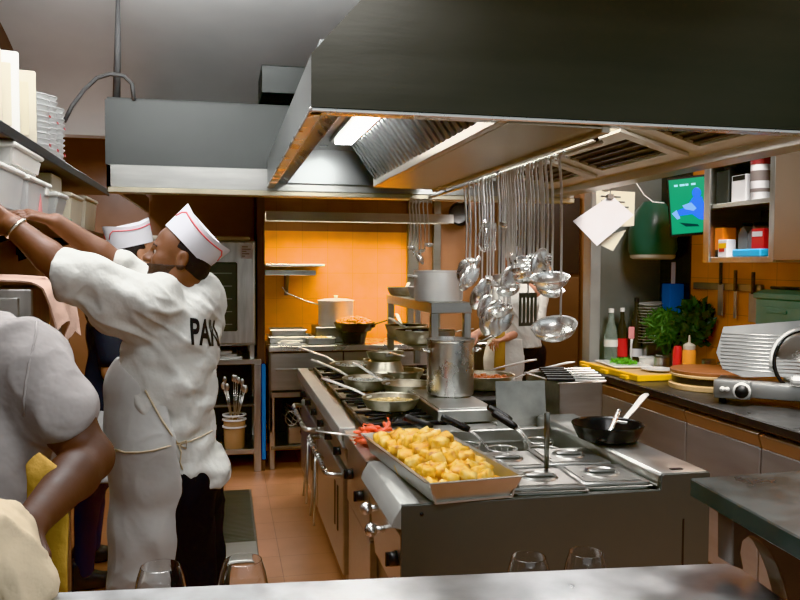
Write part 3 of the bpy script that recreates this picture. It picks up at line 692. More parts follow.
# ribbed gauge plate
b = MB(); P = lambda a, z: (a*1.0+.03, -.03+z*.22, .130+z*1.20)
plate = [(-.235, .10), (-.205, .215), (.18, .255), (.20, 0.02), (-.10, .0), (-.20, .03)]
b2 = bmesh.new(); A = [b2.verts.new(P(*p)) for p in plate]; B = [b2.verts.new((P(*p)[0], P(*p)[1]+.012, P(*p)[2])) for p in plate]; n = len(plate)
b2.faces.new(A); b2.faces.new(B[::-1])
for i in range(n): b2.faces.new((A[i], B[i], B[(i+1) % n], A[(i+1) % n]))
bmesh.ops.recalc_face_normals(b2, faces=b2.faces); b.add(b2)
for k in range(11):
    z = .03+k*.0155; xl = -.20-.002*k*0-.02*min(1, z/.1)+.0
    b.tube([P(xl+.006, z), P(.17, z)], .0035, 6)
child(sl, 'gauge_plate', b, M['slicer'])
b = MB().lathe([(0, 0), (.135, 0), (.15, -.006), (.155, -.02), (.14, -.03), (0, -.03)], 40, TR((.235, -.01, .225), 0, R(90+12)))
child(sl, 'blade_cover', b, M['steel_bright'])
child(sl, 'blade_ring', MB().tube([(.235+.158*math.cos(a*PI/20), -.028-.158*math.sin(a*PI/20)*-.2, .225+.158*math.sin(a*PI/20)) for a in range(40)], .010, 8, closed=True), M['black_gloss'])
child(sl, 'blade_guard', MB().tube([(.235+.17*math.cos(a), -.02+.03*math.sin(a), .225+.17*math.sin(a)) for a in [R(d) for d in range(60, 200, 10)]], .013, 8), M['alu'])
child(sl, 'carriage_arm', MB().box(.16, .34, -.19, -.10, .125, .165, .012).box(.20, .34, -.16, -.12, .15, .25, .012), M['alu'])
# round boards
cpt = pz(700, 374, 1.02)
BW = []
for i, (r, h, mt, lb, du, dv) in enumerate(((.225, .030, 'board_pale', 'pale round wooden board at the bottom of the pile', -.02, -.02), (.205, .038, 'black', 'thick dark round tray between the wooden boards', -.01, .0),
                               (.225, .016, 'board_pale', 'thin pale board under the red-brown board', .0, .0), (.228, .020, 'board_wood', 'red-brown round board on top of the pile beside the slicer', .01, .01))):
    z0 = ZC+[0, .0305, .069, .0855][i]
    o = MB().lathe([(0, 0), (r-.004, 0), (r, .003), (r, h-.003), (r-.004, h), (0, h)], 48).build('round_board', M[mt]); o.location = (2.80+du, 4.20+dv, z0); tag(o, lb, 'board', 'round boards piled on the counter')
# yellow chopping board at the front edge, plates with herbs
bd = thing('chopping_board', 'chopping board with bright yellow edge at the far counter end', 'chopping board', (2.655, 4.86, ZC), R(2))
child(bd, 'slab', MB().box(-.165, .18, -.38, .36, .012, .032, .004), M['board_pale'])
b = MB().box(-.195, -.165, -.395, .37, .002, .040, .004).box(-.195, .19, -.40, -.38, .002, .040, .004)
for k in range(3): b.box(-.215, -.19, -.30+k*.26, -.22+k*.26, .0, .026, .004)
child(bd, 'yellow_rim', b, M['yellow'])
for (x, y) in ((-.14, -.32), (.15, -.32), (-.14, .32), (.15, .32)): child(bd, 'foot', MB().cyl((x, y, 0), (x, y, .013), .012, None, 10), M['rubber'])
t = MB().box(-.11, .11, -.17, .17, .0, .007, .003).box(-.135, .135, -.195, .195, .007, .016, .006)
o = t.build('rectangular_plate', M['porcelain']); o.location = (2.665, 5.0, ZC+.0325); o.rotation_euler = (0, 0, R(-6)); tag(o, 'white rectangular plate of chopped herbs on the yellow board', 'plate')
M['herb'] = mat('bright_herb_green', (.12, .42, .03), .5, 0, .4, 30)
M['herb_dark'] = mat('dark_leaf_green', (.028, .055, .02), .5, 0, .5, 20)
M['herb_mid'] = mat('fresh_leaf_green', (.06, .14, .035), .5, 0, .4, 20)
def leaves(b, rnd, c, r, n, s, up=0., flat=.35):
    for _ in range(n):
        d = Vector((rnd.gauss(0, 1), rnd.gauss(0, 1), rnd.gauss(0, 1)))
        d = d.normalized()*(rnd.random()**.45); p = Vector(c)+Vector((d.x*r[0], d.y*r[1], d.z*r[2]))
        ln = s*rnd.uniform(.6, 1.4); x = Vector((rnd.gauss(0, 1), rnd.gauss(0, 1), rnd.gauss(0, 1)+up)).normalized(); y = x.orthogonal().normalized(); y = (Matrix.Rotation(rnd.uniform(0, 6.3), 3, x) @ y); z = x.cross(y)
        vs = [b.bm.verts.new(q) for q in (p, p+x*ln*.5+y*ln*flat+z*ln*.08, p+x*ln, p+x*ln*.5-y*ln*flat+z*ln*.08)]
        b.bm.faces.new(vs)
rnd = random.Random(5); b = MB(); leaves(b, rnd, (0, 0, .012), (.085, .12, .016), 420, .02)
o = b.build('chopped_herbs', M['herb'], None, 0); o.location = (2.665, 4.99, ZC+.046); tag(o, 'heap of bright green chopped herbs on the white plate', 'herbs', kind='stuff')
o = MB().lathe([(0, 0), (.05, 0), (.06, .004), (.105, .014), (.108, .018), (.06, .010), (0, .007)], 40).build('round_plate', M['porcelain']); o.location = (2.735, 4.665, ZC+.0325); tag(o, 'small round white plate on the yellow board beside the wooden boards', 'plate')
o = MB().lathe([(0, 0), (.052, 0), (.06, .004), (.062, .06), (.066, .064), (.060, .066), (.056, .01), (0, .008)], 32).build('ramekin', M['porcelain']); o.scale = (1.15, 1.15, 1.3); o.location = (2.865, 5.0, ZC); tag(o, 'white ramekin bowl in front of the potted herbs', 'bowl')
# bottles
M['squeeze'] = mat('orange_squeeze_plastic', (.90, .33, .06), .35)
def bottle(name, label, x, y, prof, material, cap=None, capm=None, band=None, bandm=None, cat='bottle', z=ZC, k=1.42):
    q_ = lambda L: L and [(a*1.05, b*k) for a, b in L]
    prof, cap, band = q_(prof), q_(cap), q_(band)
    t = thing(name, label, cat, (x, y, z)); child(t, 'body', MB().lathe(prof, 28), material)
    if cap: child(t, 'cap', MB().lathe(cap, 20), capm)
    if band: child(t, 'paper_label', MB().lathe(band, 28), bandm)
    return t
bottle('water_bottle', 'pale green glass water bottle with a white band by the steel partition', 2.675, 5.20, [(0, 0), (.042, 0), (.045, .006), (.045, .15), (.038, .18), (.018, .235), (.016, .27), (0, .27)], M['glass_green'], [(0, .27), (.018, .268), (.018, .288), (0, .29)], M['white'], [(.0462, .10), (.0462, .135)], M['white'])
bottle('dark_bottle', 'dark glass bottle with a red label', 2.76, 5.20, [(0, 0), (.034, 0), (.037, .006), (.037, .16), (.03, .19), (.014, .235), (.013, .275), (0, .275)], M['glass_dark'], [(0, .275), (.015, .273), (.015, .292), (0, .293)], M['white'], [(.0382, .05), (.0382, .14)], M['red'])
bottle('dark_bottle', 'taller dark bottle next to the plate stack', 2.86, 5.18, [(0, 0), (.037, 0), (.041, .006), (.041, .20), (.034, .235), (.015, .285), (.014, .325), (0, .325)], M['glass_dark'], [(0, .325), (.016, .322), (.016, .343), (0, .345)], M['black'], [(.0422, .05), (.0422, .09)], M['paper'])
t = thing('pastry_brush', 'pink handled brush standing between the dark bottles', 'brush', (2.79, 5.12, ZC))
child(t, 'handle', MB().tube([(0, 0, .0), (0, 0, .16), (.004, 0, .20)], [.008, .007, .010], 10), M['white'])
child(t, 'head', MB().box(-.022, .022, -.008, .008, .20, .285, .006), M['pink'])
bottle('sauce_bottle', 'red sauce bottle beside the orange squeeze bottle', 2.845, 4.62, [(0, 0), (.026, 0), (.029, .005), (.029, .12), (.02, .14), (0, .142)], M['red'])
bottle('squeeze_bottle', 'orange squeeze bottle with cream nozzle cap', 2.87, 4.53, [(0, 0), (.036, 0), (.039, .006), (.039, .12), (.034, .132), (0, .134)], M['squeeze'], [(0, .134), (.036, .132), (.036, .15), (.026, .156), (.008, .162), (.004, .195), (0, .196)], M['cream'])
for i, (x, y, r, h, lb) in enumerate(((3.045, 4.58, .045, .11, 'grey metal tin just behind the squeeze bottle'), (3.05, 4.42, .045, .11, 'grey metal tin nearest the slicer plate'), (2.86, 4.84, .05, .10, 'steel pot standing under the potted herbs'))):
    tag(MB().lathe([(0, 0), (r-.004, 0), (r, .004), (r, h), (r+.003, h+.003), (r-.003, h+.003), (r-.004, .01), (0, .008)], 28, TR((x, y, ZC))).build('tin_pot', M['steel']), lb, 'tin')
# potted herbs
def herbs(label, loc_, crown, n, s, mt, seed, flat):
    t = thing('potted_herb', label, 'plant', loc_); rnd = random.Random(seed)
    child(t, 'pot', MB().lathe([(0, 0), (.05, 0), (.065, .10), (.07, .105), (.06, .105), (.05, .08), (0, .08)], 24), M['steel'])
    b = MB(); leaves(b, rnd, crown[0], crown[1], n, s, .6, flat); child(t, 'foliage', b, mt, 0)
    b = MB()
    for k in range(12):
        a = rnd.uniform(0, 6.3); b.tube([(0, 0, .08), (.03*math.cos(a), .03*math.sin(a), .14), (crown[0][0]+crown[1][0]*.6*math.cos(a), crown[0][1]+crown[1][1]*.6*math.sin(a), crown[0][2])], .002, 5)
    child(t, 'stems', b, M['herb_mid'], 0)
herbs('bushy fine-leaved green herb pot beside the blue box', (2.97, 4.97, ZC+.0), ((-.02, .0, .29), (.12, .13, .12)), 1100, .06, M['herb_mid'], 3, .12)
herbs('dark broad-leaved basil pot against the orange wall', (3.02, 4.95, ZC+.0), ((.0, -.24, .33), (.08, .14, .15)), 560, .07, M['herb_dark'], 8, .34)
# leaning stack of plates and the steel holder under it
hd = thing('plate_holder', 'steel box under the stack of white plates by the partition', 'holder', (2.955, 5.18, ZC))
child(hd, 'body', MB().box(-.06, .12, -.085, .085, 0, .16, .004), M['steel'])
for k in range(14):
    o = MB().lathe([(0, 0), (.065, 0), (.075, .004), (.118, .016), (.12, .019), (.075, .009), (0, .006)], 36).build('dinner_plate', M['porcelain'])
    o.matrix_basis = TR((2.965+.001*k, 5.165, ZC+.166+k*.0205), 0, 0, R(-4)); tag(o, 'white plate in the stack by the partition, %s from the bottom' % ['first', 'second', 'third', 'fourth', 'fifth', 'sixth', 'seventh', 'eighth', 'ninth', 'tenth', 'eleventh', 'twelfth', 'thirteenth', 'fourteenth'][k], 'plate', 'stacked white plates')
t = thing('napkin_box', 'tall blue box with a white sheet sticking up above the herbs', 'box', (3.045, 5.02, 1.26))
child(t, 'box', MB().box(-.055, .055, -.05, .05, 0, .27, .004), M['blue'])
child(t, 'sheet', MB().box(-.02, .012, -.01, -.004, .27, .42, .001), M['paper'])
tag(MB().box(2.98, 3.105, 4.93, 5.12, 1.244, 1.259, .002).build('wall_ledge', M['steel']), 'small steel ledge under the blue box', 'ledge')
# knife bar and cleavers on the orange wall
tag(MB().box(XR-.03, XR-.003, 4.15, 4.85, 1.50, 1.545, .003).build('knife_bar', M['steel_dark']), 'dark magnetic bar on the orange wall', 'knife rack')
for i, (y, w_, zt, zb, lb) in enumerate(((4.53, .055, 1.62, 1.34, 'long narrow cleaver hanging on the magnetic bar'), (4.38, .03, 1.57, 1.33, 'thin steel knife in the middle of the magnetic bar'), (4.21, .075, 1.56, 1.32, 'broad cleaver at the near end of the magnetic bar'))):
    t = thing('cleaver', lb, 'knife', (XR-.036, y, zb), group='knives on the magnetic bar')
    child(t, 'blade', MB().box(-.003, .003, -w_/2, w_/2, 0, (zt-zb)*.72, .001), M['knife_steel'])
    child(t, 'handle', MB().box(-.010, .006, -.012, .012, (zt-zb)*.70, zt-zb+.06, .004), M['black'])
# green-grey case at the back of the counter
t = thing('counter_case', 'grey green metal case with a sloping lid behind the slicer', 'case', (2.97, 3.78, 1.245))
child(t, 'body', MB().box(-.06, .145, -.32, .17, 0, .23, .006), M['green_case'])
child(t, 'lid', MB().prism([(-.07, .232), (.145, .232), (.145, .28), (-.0, .28), (-.07, .26)], 'y', -.33, .18, .003), M['green_case'])
child(t, 'panel', MB().box(-.068, -.058, -.20, .12, .05, .19, .003).box(-.076, -.064, -.10, .06, .155, .175, .003), M['green_case'])
tag(MB().box(2.98, 3.09, 3.50, 3.60, 1.5255, 1.70, .004).build('cream_carton', M['paper_cream']), 'pale cream carton standing on the grey green case', 'carton')
tag(MB().tube([(2.985, 3.92, 1.535), (3.0, 3.80, 1.535), (3.02, 3.68, 1.535)], .009, 8).build('knife_sharpener', M['black']), 'black sharpening steel lying on the grey green case', 'sharpening steel')

# ------------------------------------------------------------------ wall cabinet, television, hanging papers
WX0, WY0, WY1, WZ0, WZ1 = 2.76, 3.60, 4.22, 1.675, 2.30
wc = thing('wall_cabinet', 'open-fronted steel wall cabinet of packets over the slicer', 'cabinet', (WX0, WY0, WZ0))
b = MB()
L_ = lambda x0, x1, y0, y1, z0, z1, bev=.002: b.box(x0-WX0, x1-WX0, y0-WY0, y1-WY0, z0-WZ0, z1-WZ0, bev)
L_(WX0, XR-.004, WY0, WY0+.025, WZ0, WZ1); L_(WX0, XR-.004, WY1-.025, WY1, WZ0, WZ1); L_(WX0, XR-.004, WY0, WY1, WZ0, WZ0+.03); L_(WX0, XR-.004, WY0, WY1, WZ1-.02, WZ1)
child(wc, 'carcass', b, M['steel'])
b = MB(); L_(XR-.012, XR-.006, WY0+.02, WY1-.02, WZ0+.02, WZ1-.02); child(wc, 'back_panel', b, M['black'])
b = MB(); L_(WX0+.004, XR-.01, WY0+.024, WY1-.024, 1.985, 2.01); child(wc, 'shelf', b, M['steel'])
b = MB(); L_(WX0-.012, WX0-.0, WY1-.06, WY1+.0, WZ0, WZ1); child(wc, 'front_stile', b, M['steel_v'])
b = MB(); L_(WX0-.012, WX0-.0, WY0, WY0+.04, WZ0, WZ1); child(wc, 'front_stile', b, M['steel_v'])
wd = thing('cupboard', 'closed steel wall cupboard with a painted brown reflection next to the open cabinet', 'cabinet', (WX0, 2.75, WZ0))
child(wd, 'carcass', MB().box(.0, XR-.006-WX0, 0, .845, 0, .62, .003), M['steel_dark'])
child(wd, 'door', MB().box(-.02, -.001, .01, .84, .01, .61, .003), mat('brown_reflection_steel', (.46, .36, .28), .4, 1, .1, 2))  # brown reflection of the room painted into the stainless door
zsh, zbt = 2.0105, WZ0+.0305
def packet(name, label, y, w_, d, z, h, material, cat, extra=None, x=2.80, lid=None):
    t = thing(name, label, cat, (x, y, z)); child(t, 'body', MB().box(0, d, -w_/2, w_/2, 0, h, .004), material)
    if extra: child(t, 'paper_label', MB().box(-.001, .004, -w_*.42, w_*.42, h*extra[1], h*extra[2], .0005), extra[0])
    if lid: child(t, 'lid', MB().lathe(lid[0], 20, TR((d/2, 0, h))), lid[1])
    return t
packet('clear_jar', 'grey see-through jar on the upper cabinet shelf', 4.12, .12, .11, zsh, .19, M['hood2'], 'jar', lid=([(0, 0), (.04, 0), (.04, .02), (0, .022)], M['black']))
packet('carton', 'white carton with dark top on the upper cabinet shelf', 3.97, .13, .10, zsh, .15, M['paper'], 'carton', (M['black'], .8, .98))
t = thing('canister', 'tall white canister with dark red lid and bands', 'canister', (2.825, 3.815, zsh))
child(t, 'body', MB().lathe([(0, 0), (.05, 0), (.052, .004), (.052, .19), (0, .19)], 28), M['paper'])
child(t, 'lid', MB().lathe([(0, .19), (.054, .188), (.054, .235), (0, .238)], 28), mat('maroon_plastic', (.20, .03, .03), .4))
child(t, 'band', MB().lathe([(.0526, .04), (.0526, .06)], 28).lathe([(.0526, .10), (.0526, .155)], 28), mat('printed_dark_band', (.16, .13, .12), .6))
packet('spice_pack', 'orange packet beside the cabinet upright', 4.145, .075, .09, zbt, .17, M['orange_pl'], 'packet', (M['black'], .0, .25))
packet('spice_pack', 'orange packet behind the small white box', 4.06, .07, .09, zbt, .165, M['orange_pl'], 'packet', x=2.90)
t = packet('small_box', 'small white box with coloured print in the cabinet', 4.085, .085, .06, zbt, .10, M['paper'], 'box', (M['yellow'], .5, .8), x=2.785)
child(t, 'print', MB().box(-.0015, .003, -.02, .03, .03, .05, .0005), M['red'])
for k, (y, lb) in enumerate(((3.98, 'grey carton with peaked top, farther of two'), (3.89, 'grey carton with peaked top, nearer of two'))):
    t = thing('milk_carton', lb, 'carton', (2.84, y, zbt), group='grey cartons in the wall cabinet')
    child(t, 'body', MB().prism([(-.042, 0), (.042, 0), (.042, .13), (0, .175), (-.042, .13)], 'x', 0, .09, .002), mat('grey_carton', (.22, .22, .21), .6))
    child(t, 'top_seam', MB().box(.0, .09, -.003, .003, .172, .19, .001), M['black'])
packet('red_box', 'red packet with white print at the near end of the cabinet', 3.80, .10, .08, zbt, .15, M['red'], 'packet', (M['paper'], .72, .9))
tag(MB().box(2.772, 2.835, 3.735, 3.98, zbt, zbt+.042, .008).build('blue_packet', M['lightblue']), 'light blue flat packet lying along the cabinet front', 'packet')
# television
def tv():
    c0, c1, c2, c3 = py(669, 181, 4.62), py(706, 176, 4.50), py(706, 232, 4.50), py(672, 234, 4.62)
    o = (c0+c1+c2+c3)/4; x = ((c1-c0)+(c2-c3)).normalized(); z = ((c0-c3)+(c1-c2)); z = (z-x*z.dot(x)).normalized(); y = z.cross(x)
    m = Matrix((x, y, z)).transposed().to_4x4(); m.translation = o
    w_ = ((c1-c0).length+(c2-c3).length)/4; h_ = ((c0-c3).length+(c1-c2).length)/4
    t = thing('tv', 'small wall television showing a blue figure on a green field', 'television'); t.matrix_basis = m
    child(t, 'casing', MB().box(-w_-.015, w_+.015, 0, .05, -h_-.018, h_+.015, .006), M['black'])
    em = lambda n, c, s=1.6: mat(n, (0, 0, 0), .3, emit=c, es=s*.75)
    sc_ = child(t, 'screen', MB().box(-w_, w_, -.003, .0, -h_, h_), em('screen_green', (.03, .42, .17), 1.1))
    def sub(nm, mb, m_):
        o2 = child(t, nm, mb, m_); o2.parent = sc_
    bl = em('screen_blue', (.02, .16, .95)); lb = em('screen_light_blue', (.25, .50, .95)); dk = em('screen_dark', (.005, .06, .05), .6); wt = em('screen_caption', (.45, .85, .95))
    sub('figure', MB().ball((.055, -.004, .075), (.028, .002, .035), 14).prism([(.03, .05), (.085, .05), (.11, -.06), (.10, -.10), (.06, -.09), (.02, -.055), (-.07, -.06), (-.085, -.03), (-.01, -.005)], 'y', -.005, -.003), bl)
    sub('figure_arm', MB().prism([(-.035, .005), (.02, .02), (.05, -.02), (.03, -.035), (-.02, -.02)], 'y', -.0065, -.0045).prism([(-.10, -.04), (-.07, -.02), (-.05, -.075), (-.07, -.08)], 'y', -.0065, -.0045), lb)
    sub('shade', MB().prism([(-.06, -.10), (.05, -.12), (.06, -.135), (-.02, -.13)], 'y', -.006, -.004), dk)
    b_ = MB()
    for k, a in enumerate((.022, .03, .018, .026)): b_.box(-w_+.03+k*.034, -w_+.03+k*.034+a, -.006, -.004, h_-.045, h_-.032)
    sub('caption', b_, wt)
    child(t, 'bracket', MB().box(-.03, .03, .05, .30, -.04, .04, .004), M['black'])
tv()
# green drum on the partition
gb = thing('green_bin', 'dark green round bin with a cream rim mounted beside the television', 'bin', (2.93, 5.10, 1.70))
child(gb, 'body', MB().lathe([(0, .03), (.15, .03), (.165, .06), (.165, .20), (.12, .34), (.07, .40), (0, .41)], 36), M['green_enamel'])
child(gb, 'rim', MB().lathe([(0, 0), (.13, 0), (.15, .01), (.155, .03), (0, .03)], 36), M['cream'])
child(gb, 'bracket', MB().box(-.03, .03, .12, .175, .05, .30, .004), M['black'])
# papers hung from the hood
def paper(label, corners, y, dy, material, hook=None, lines=False):
    P_ = [py(a, b_, y) for a, b_ in corners]; o = sum(P_, Vector())/4
    t = thing('hanging_sheet', label, 'paper', o, group='papers hung under the hood')
    child(t, 'sheet', MB().plate(*[q-o for q in P_], .003), material)
    if lines:
        b_ = MB(); x = (P_[1]-P_[0]); dn = (P_[3]-P_[0])
        for k in range(5):
            a = P_[0]+dn*(.14+k*.13)+x*.12-o; e = a+x*(.5+.2*((k*7) % 3)/2); w_ = dn*.03
            b_.plate(a, e, e+w_, a+w_, .0015)
        bmesh.ops.translate(b_.bm, vec=(0, -.004, 0), verts=b_.bm.verts)
        child(t, 'writing', b_, M['hood2'])
    child(t, 'clip', MB().box(-.02, .02, -.012, .012, 0, .03, .003, TR(hook-o)).tube([hook-o+Vector((0, 0, .03)), hook-o+Vector((.005, 0, .10))], .003, 6), M['steel'])
paper('cream written sheet hung upright behind the tilted white sheet', ((596, 190), (635, 192), (634, 226), (597, 228)), 4.56, 0, M['paper_cream'], py(606, 190, 4.555), True)
paper('cream sheet corner showing below the tilted white sheet', ((604, 236), (626, 230), (613, 251), (600, 245)), 4.52, 0, M['paper_cream'], py(612, 232, 4.515))
paper('white sheet hung tilted like a diamond by the steel partition', ((573, 221), (611, 195), (634, 215), (597, 246)), 4.46, 0, M['paper'], py(610, 199, 4.455))
tag(MB().tube([py(u_, v_, 4.6) for u_, v_ in ((628, 178), (636, 183), (644, 195), (653, 202), (664, 203))], .004, 6).build('television_cable', M['white']), 'thin white cable looping to the television', 'cable')
# ------------------------------------------------------------------ utensils hung from the hood rail
RX, RZ = 1.20, 2.052
t = thing('utensil_rail', 'thin steel rail under the hood with ladles hooked on it', 'rail', (RX, 3.4, RZ))
child(t, 'bar', MB().tube([(0, -.98, 0), (0, 1.24, 0)], .007, 10), M['steel'])
for y in (-.95, .0, .9): child(t, 'bracket', MB().tube([(0, y, 0), (0, y, .015), (-.02, y, .018)], .006, 8), M['black'])
t2 = thing('utensil_rail', 'short steel rail with a small bunch of ladles at the back of the hood', 'rail', (1.14, 4.66, 2.03))
child(t2, 'bar', MB().tube([(-.06, 0, 0), (.08, 0, 0)], .006, 10), M['steel'])
child(t2, 'bracket', MB().tube([(-.05, 0, 0), (-.05, 0, .045)], .005, 8).tube([(.07, 0, 0), (.07, 0, .045)], .005, 8), M['steel'])
def hook_handle(b, L, w=.0085, flat=.45):
    """flat strip handle hooked over the rail at the local origin, hanging down to -L"""
    b.tube([(.0, -.016, -.012), (0, -.012, .006), (0, 0, .0135), (0, .010, .006), (0, .012, -.03), (0, .004, -.12), (0, 0, -L*.6), (0, 0, -L)], [w*.8, w*.9, w, w, w, w*1.1, w*.85, w*.8], 8, flat=flat, up=(0, 1, 0))
def utensil(kind, L, r, tilt=0.):
    """hangs from the origin; returns handle bmesh and head bmesh; total length L"""
    hb, bb = MB(), MB()
    if kind == 'ladle':
        hook_handle(hb, L-r*.60)
        prof = [(0, -r*.62)]+[(r*math.sin(a), -r*.62*math.cos(a)) for a in [R(d) for d in (15, 30, 45, 60, 75, 90)]]+[(r*1.05, .003)]+[(r*.96*math.sin(a), -r*.58*math.cos(a)+.002) for a in [R(d) for d in (88, 70, 50, 30, 10)]]+[(0, -r*.58)]
        bb.lathe(prof, 26, TR((0, 0, -L+r*.62)) @ Matrix.Rotation(R(16+tilt), 4, 'X') @ Matrix.Translation((0, -r*.97, .0)))
    elif kind == 'spoon':
        hook_handle(hb, L-r*1.8)
        bb.ball((-r*.35, 0, -L+r*.95), (r*.66, r*.26, r*1.15), 18, Matrix.Rotation(R(24), 4, 'Y') @ Matrix.Rotation(R(tilt), 4, 'X'))
    elif kind == 'skimmer':
        hook_handle(hb, L-r*1.8)
        bb.lathe([(0, -.012), (r*.6, -.008), (r*.95, .0), (r, .003), (r*.95, .004), (r*.6, -.004), (0, -.008)], 28, TR((0, 0, -L+r)) @ Matrix.Rotation(R(78+tilt), 4, 'X'))
        for a in range(3):
            for q in range(3+a*5):
                an = 2*PI*q/(3+a*5); rr = r*(.2+a*.27)
                bb.cyl(Vector((rr*math.cos(an), .006, -L+r+rr*math.sin(an))), Vector((rr*math.cos(an), -.012, -L+r+rr*math.sin(an))), .0035, None, 6)
    elif kind == 'turner':
        hook_handle(hb, L-.13)
        w_ = r
        for k in range(5): bb.box(-w_+k*w_*.44, -w_+k*w_*.44+w_*.26, -.002, .002, -L+.012, -L+.12)
        bb.box(-w_, w_, -.002, .002, -L, -L+.014).box(-w_, w_, -.002, .002, -L+.115, -L+.135)
    elif kind == 'whisk':
        hook_handle(hb, L*.55, .008, .8)
        for a in range(6):
            c, s = math.cos(a*PI/6), math.sin(a*PI/6); R_ = r
            bb.tube([(0, 0, -L*.52), (R_*.6*c, R_*.6*s, -L*.68), (R_*c, R_*s, -L*.86), (R_*.6*c, R_*.6*s, -L*.97), (0, 0, -L), (-R_*.6*c, -R_*.6*s, -L*.97), (-R_*c, -R_*s, -L*.86), (-R_*.6*c, -R_*.6*s, -L*.68), (0, 0, -L*.52)], .0018, 5)
    elif kind == 'fork':
        hook_handle(hb, L-.12)
        bb.box(-r, r, -.002, .002, -L+.10, -L+.125)
        for k in range(5): bb.tube([(-r+k*r/2, 0, -L+.10), (-r+k*r/2, .006, -L+.03), (-r+k*r/2, .0, -L)], .003, 6)
    return hb, bb
def hang(kind, u_, vb, r, rz, label, tilt=0., x=RX, y=None, z=RZ, sway=0., mt='utensil_bowl', group='utensils hung on the hood rail'):
    if y is None: y = x/math.tan(YAW+math.atan((u_-400)/CAM_F))
    d = ray(u_, vb); zb = CAM_H+d.z*(y/d.y)
    L = z-zb
    hb, bb = utensil(kind, L, r, tilt)
    nm = {'ladle': 'ladle', 'spoon': 'serving_spoon', 'skimmer': 'skimmer', 'turner': 'slotted_turner', 'whisk': 'whisk', 'fork': 'pasta_fork'}[kind]
    t = thing(nm, label, {'ladle': 'ladle', 'spoon': 'spoon', 'skimmer': 'skimmer', 'turner': 'spatula', 'whisk': 'whisk', 'fork': 'fork'}[kind], group=group)
    t.matrix_basis = TR((x, y, z)) @ Matrix.Rotation(R(sway), 4, 'X') @ Matrix.Rotation(R(rz), 4, 'Z') if False else TR((x, y, z)) @ Matrix.Rotation(R(sway), 4, 'X')
    rot = Matrix.Rotation(R(rz), 4, 'Z')
    bmesh.ops.transform(bb.bm, matrix=rot, verts=bb.bm.verts)
    # handle hooks over the rail, which runs along y: turn the hook crosswise
    bmesh.ops.transform(hb.bm, matrix=Matrix.Rotation(R(90), 4, 'Z'), verts=hb.bm.verts)
    child(t, 'handle', hb, M['utensil']); child(t, {'ladle': 'bowl', 'spoon': 'bowl', 'skimmer': 'disc', 'turner': 'blade', 'whisk': 'wires', 'fork': 'prongs'}[kind], bb, M[mt])
hang('spoon', 466, 281, 0.055, -50, 'serving spoon hanging farthest along the hood rail', 8)
hang('spoon', 475, 286, 0.055, -10, 'serving spoon with pale bowl, second from the far rail end', -6)
hang('whisk', 484, 252, 0.039, 0, 'balloon whisk among the ladles near the far rail end')
hang('fork', 490, 250, 0.031, 20, 'pronged fork hanging beside the whisk')
hang('ladle', 517, 236, .045, 150, 'ladle hung aslant across the other handles', 10, sway=27)
hang('spoon', 482, 309, 0.059, -35, 'serving spoon hanging low over the pan shelf', 15)
hang('ladle', 502, 282, 0.051, 150, 'ladle with back turned, fifth along the rail')
hang('spoon', 493, 335, 0.069, -50, 'large serving spoon reaching lowest above the stockpot', 12)
hang('spoon', 499, 329, 0.066, -15, 'large serving spoon beside the lowest spoon', 6)
hang('ladle', 508, 312, 0.056, 300, 'round ladle in front of the white tunic', 4)
hang('spoon', 513, 289, 0.050, -30, 'narrow spoon in the middle of the rail')
hang('ladle', 518, 280, 0.053, 120, 'ladle with back turned in the middle of the rail')
hang('skimmer', 530, 287, 0.072, 35, 'wide round skimmer tilted in the middle of the rail', -30)
hang('ladle', 524, 276, 0.051, 160, 'ladle just behind the wide skimmer')
hang('turner', 528, 326, 0.043, 15, 'slotted turner hanging before the white tunic', mt='steel_dark')
hang('ladle', 537, 280, 0.056, 210, 'ladle on the near side of the wide skimmer')
hang('spoon', 543, 274, 0.050, 5, 'short spoon between the two near ladles')
hang('ladle', 552, 284, 0.070, 330, 'bright open ladle near the front end of the rail', 0)
hang('ladle', 561, 330, 0.080, -42, 'extra large ladle hanging lowest at the front end', 8)
hang('skimmer', 547, 283, 0.063, 60, 'small skimmer behind the bright open ladle', -15)
for k, (u_, vb, r) in enumerate(((470, 262, .028), (479, 268, .03), (506, 262, .03), (511, 268, .032), (521, 264, .03), (533, 268, .03))):
    hang('spoon' if k % 2 else 'ladle', u_, vb, r, 40*k, 'slim utensil in the crowded hood rail, %s of six in the back layer' % ['first', 'second', 'third', 'fourth', 'fifth', 'sixth'][k], 0, x=RX+.0)
for k, (dx, vb, kd) in enumerate(((-.05, 249, 'ladle'), (-.03, 256, 'spoon'), (-.01, 262, 'spoon'), (.01, 264, 'spoon'), (.035, 252, 'ladle'), (.06, 246, 'ladle'))):
    p = 1.14+dx; uu = 400+CAM_F*math.tan(math.atan2(p, 4.66)-YAW)
    hang(kd, uu, vb, .026 if kd == 'ladle' else .024, 70*k, 'utensil in the small bunch over the aluminium pot, %s across' % ['first', 'second', 'third', 'fourth', 'fifth', 'sixth'][k], 0, x=p, y=4.66, z=2.03, group='small bunch at the back of the hood')
for k, (u_, vb, r, z_) in enumerate(((469, 290, .05, 10), (487, 300, .052, -10), (490, 318, .055, -25), (504, 335, .058, -15), (510, 330, .05, 5))):
    hang('spoon', u_, vb, r, z_, 'broad serving spoon in the low hanging row above the stockpot, %s of five' % ['first', 'second', 'third', 'fourth', 'fifth'][k], 6-3*k)
for k, (u_, vb, r, z_) in enumerate(((487, 283, .05, 40), (515, 292, .05, -60), (541, 292, .055, 20))):
    hang('ladle', u_, vb, r, z_, 'round ladle in the middle hanging row, %s of three' % ['first', 'second', 'third'][k], 4)
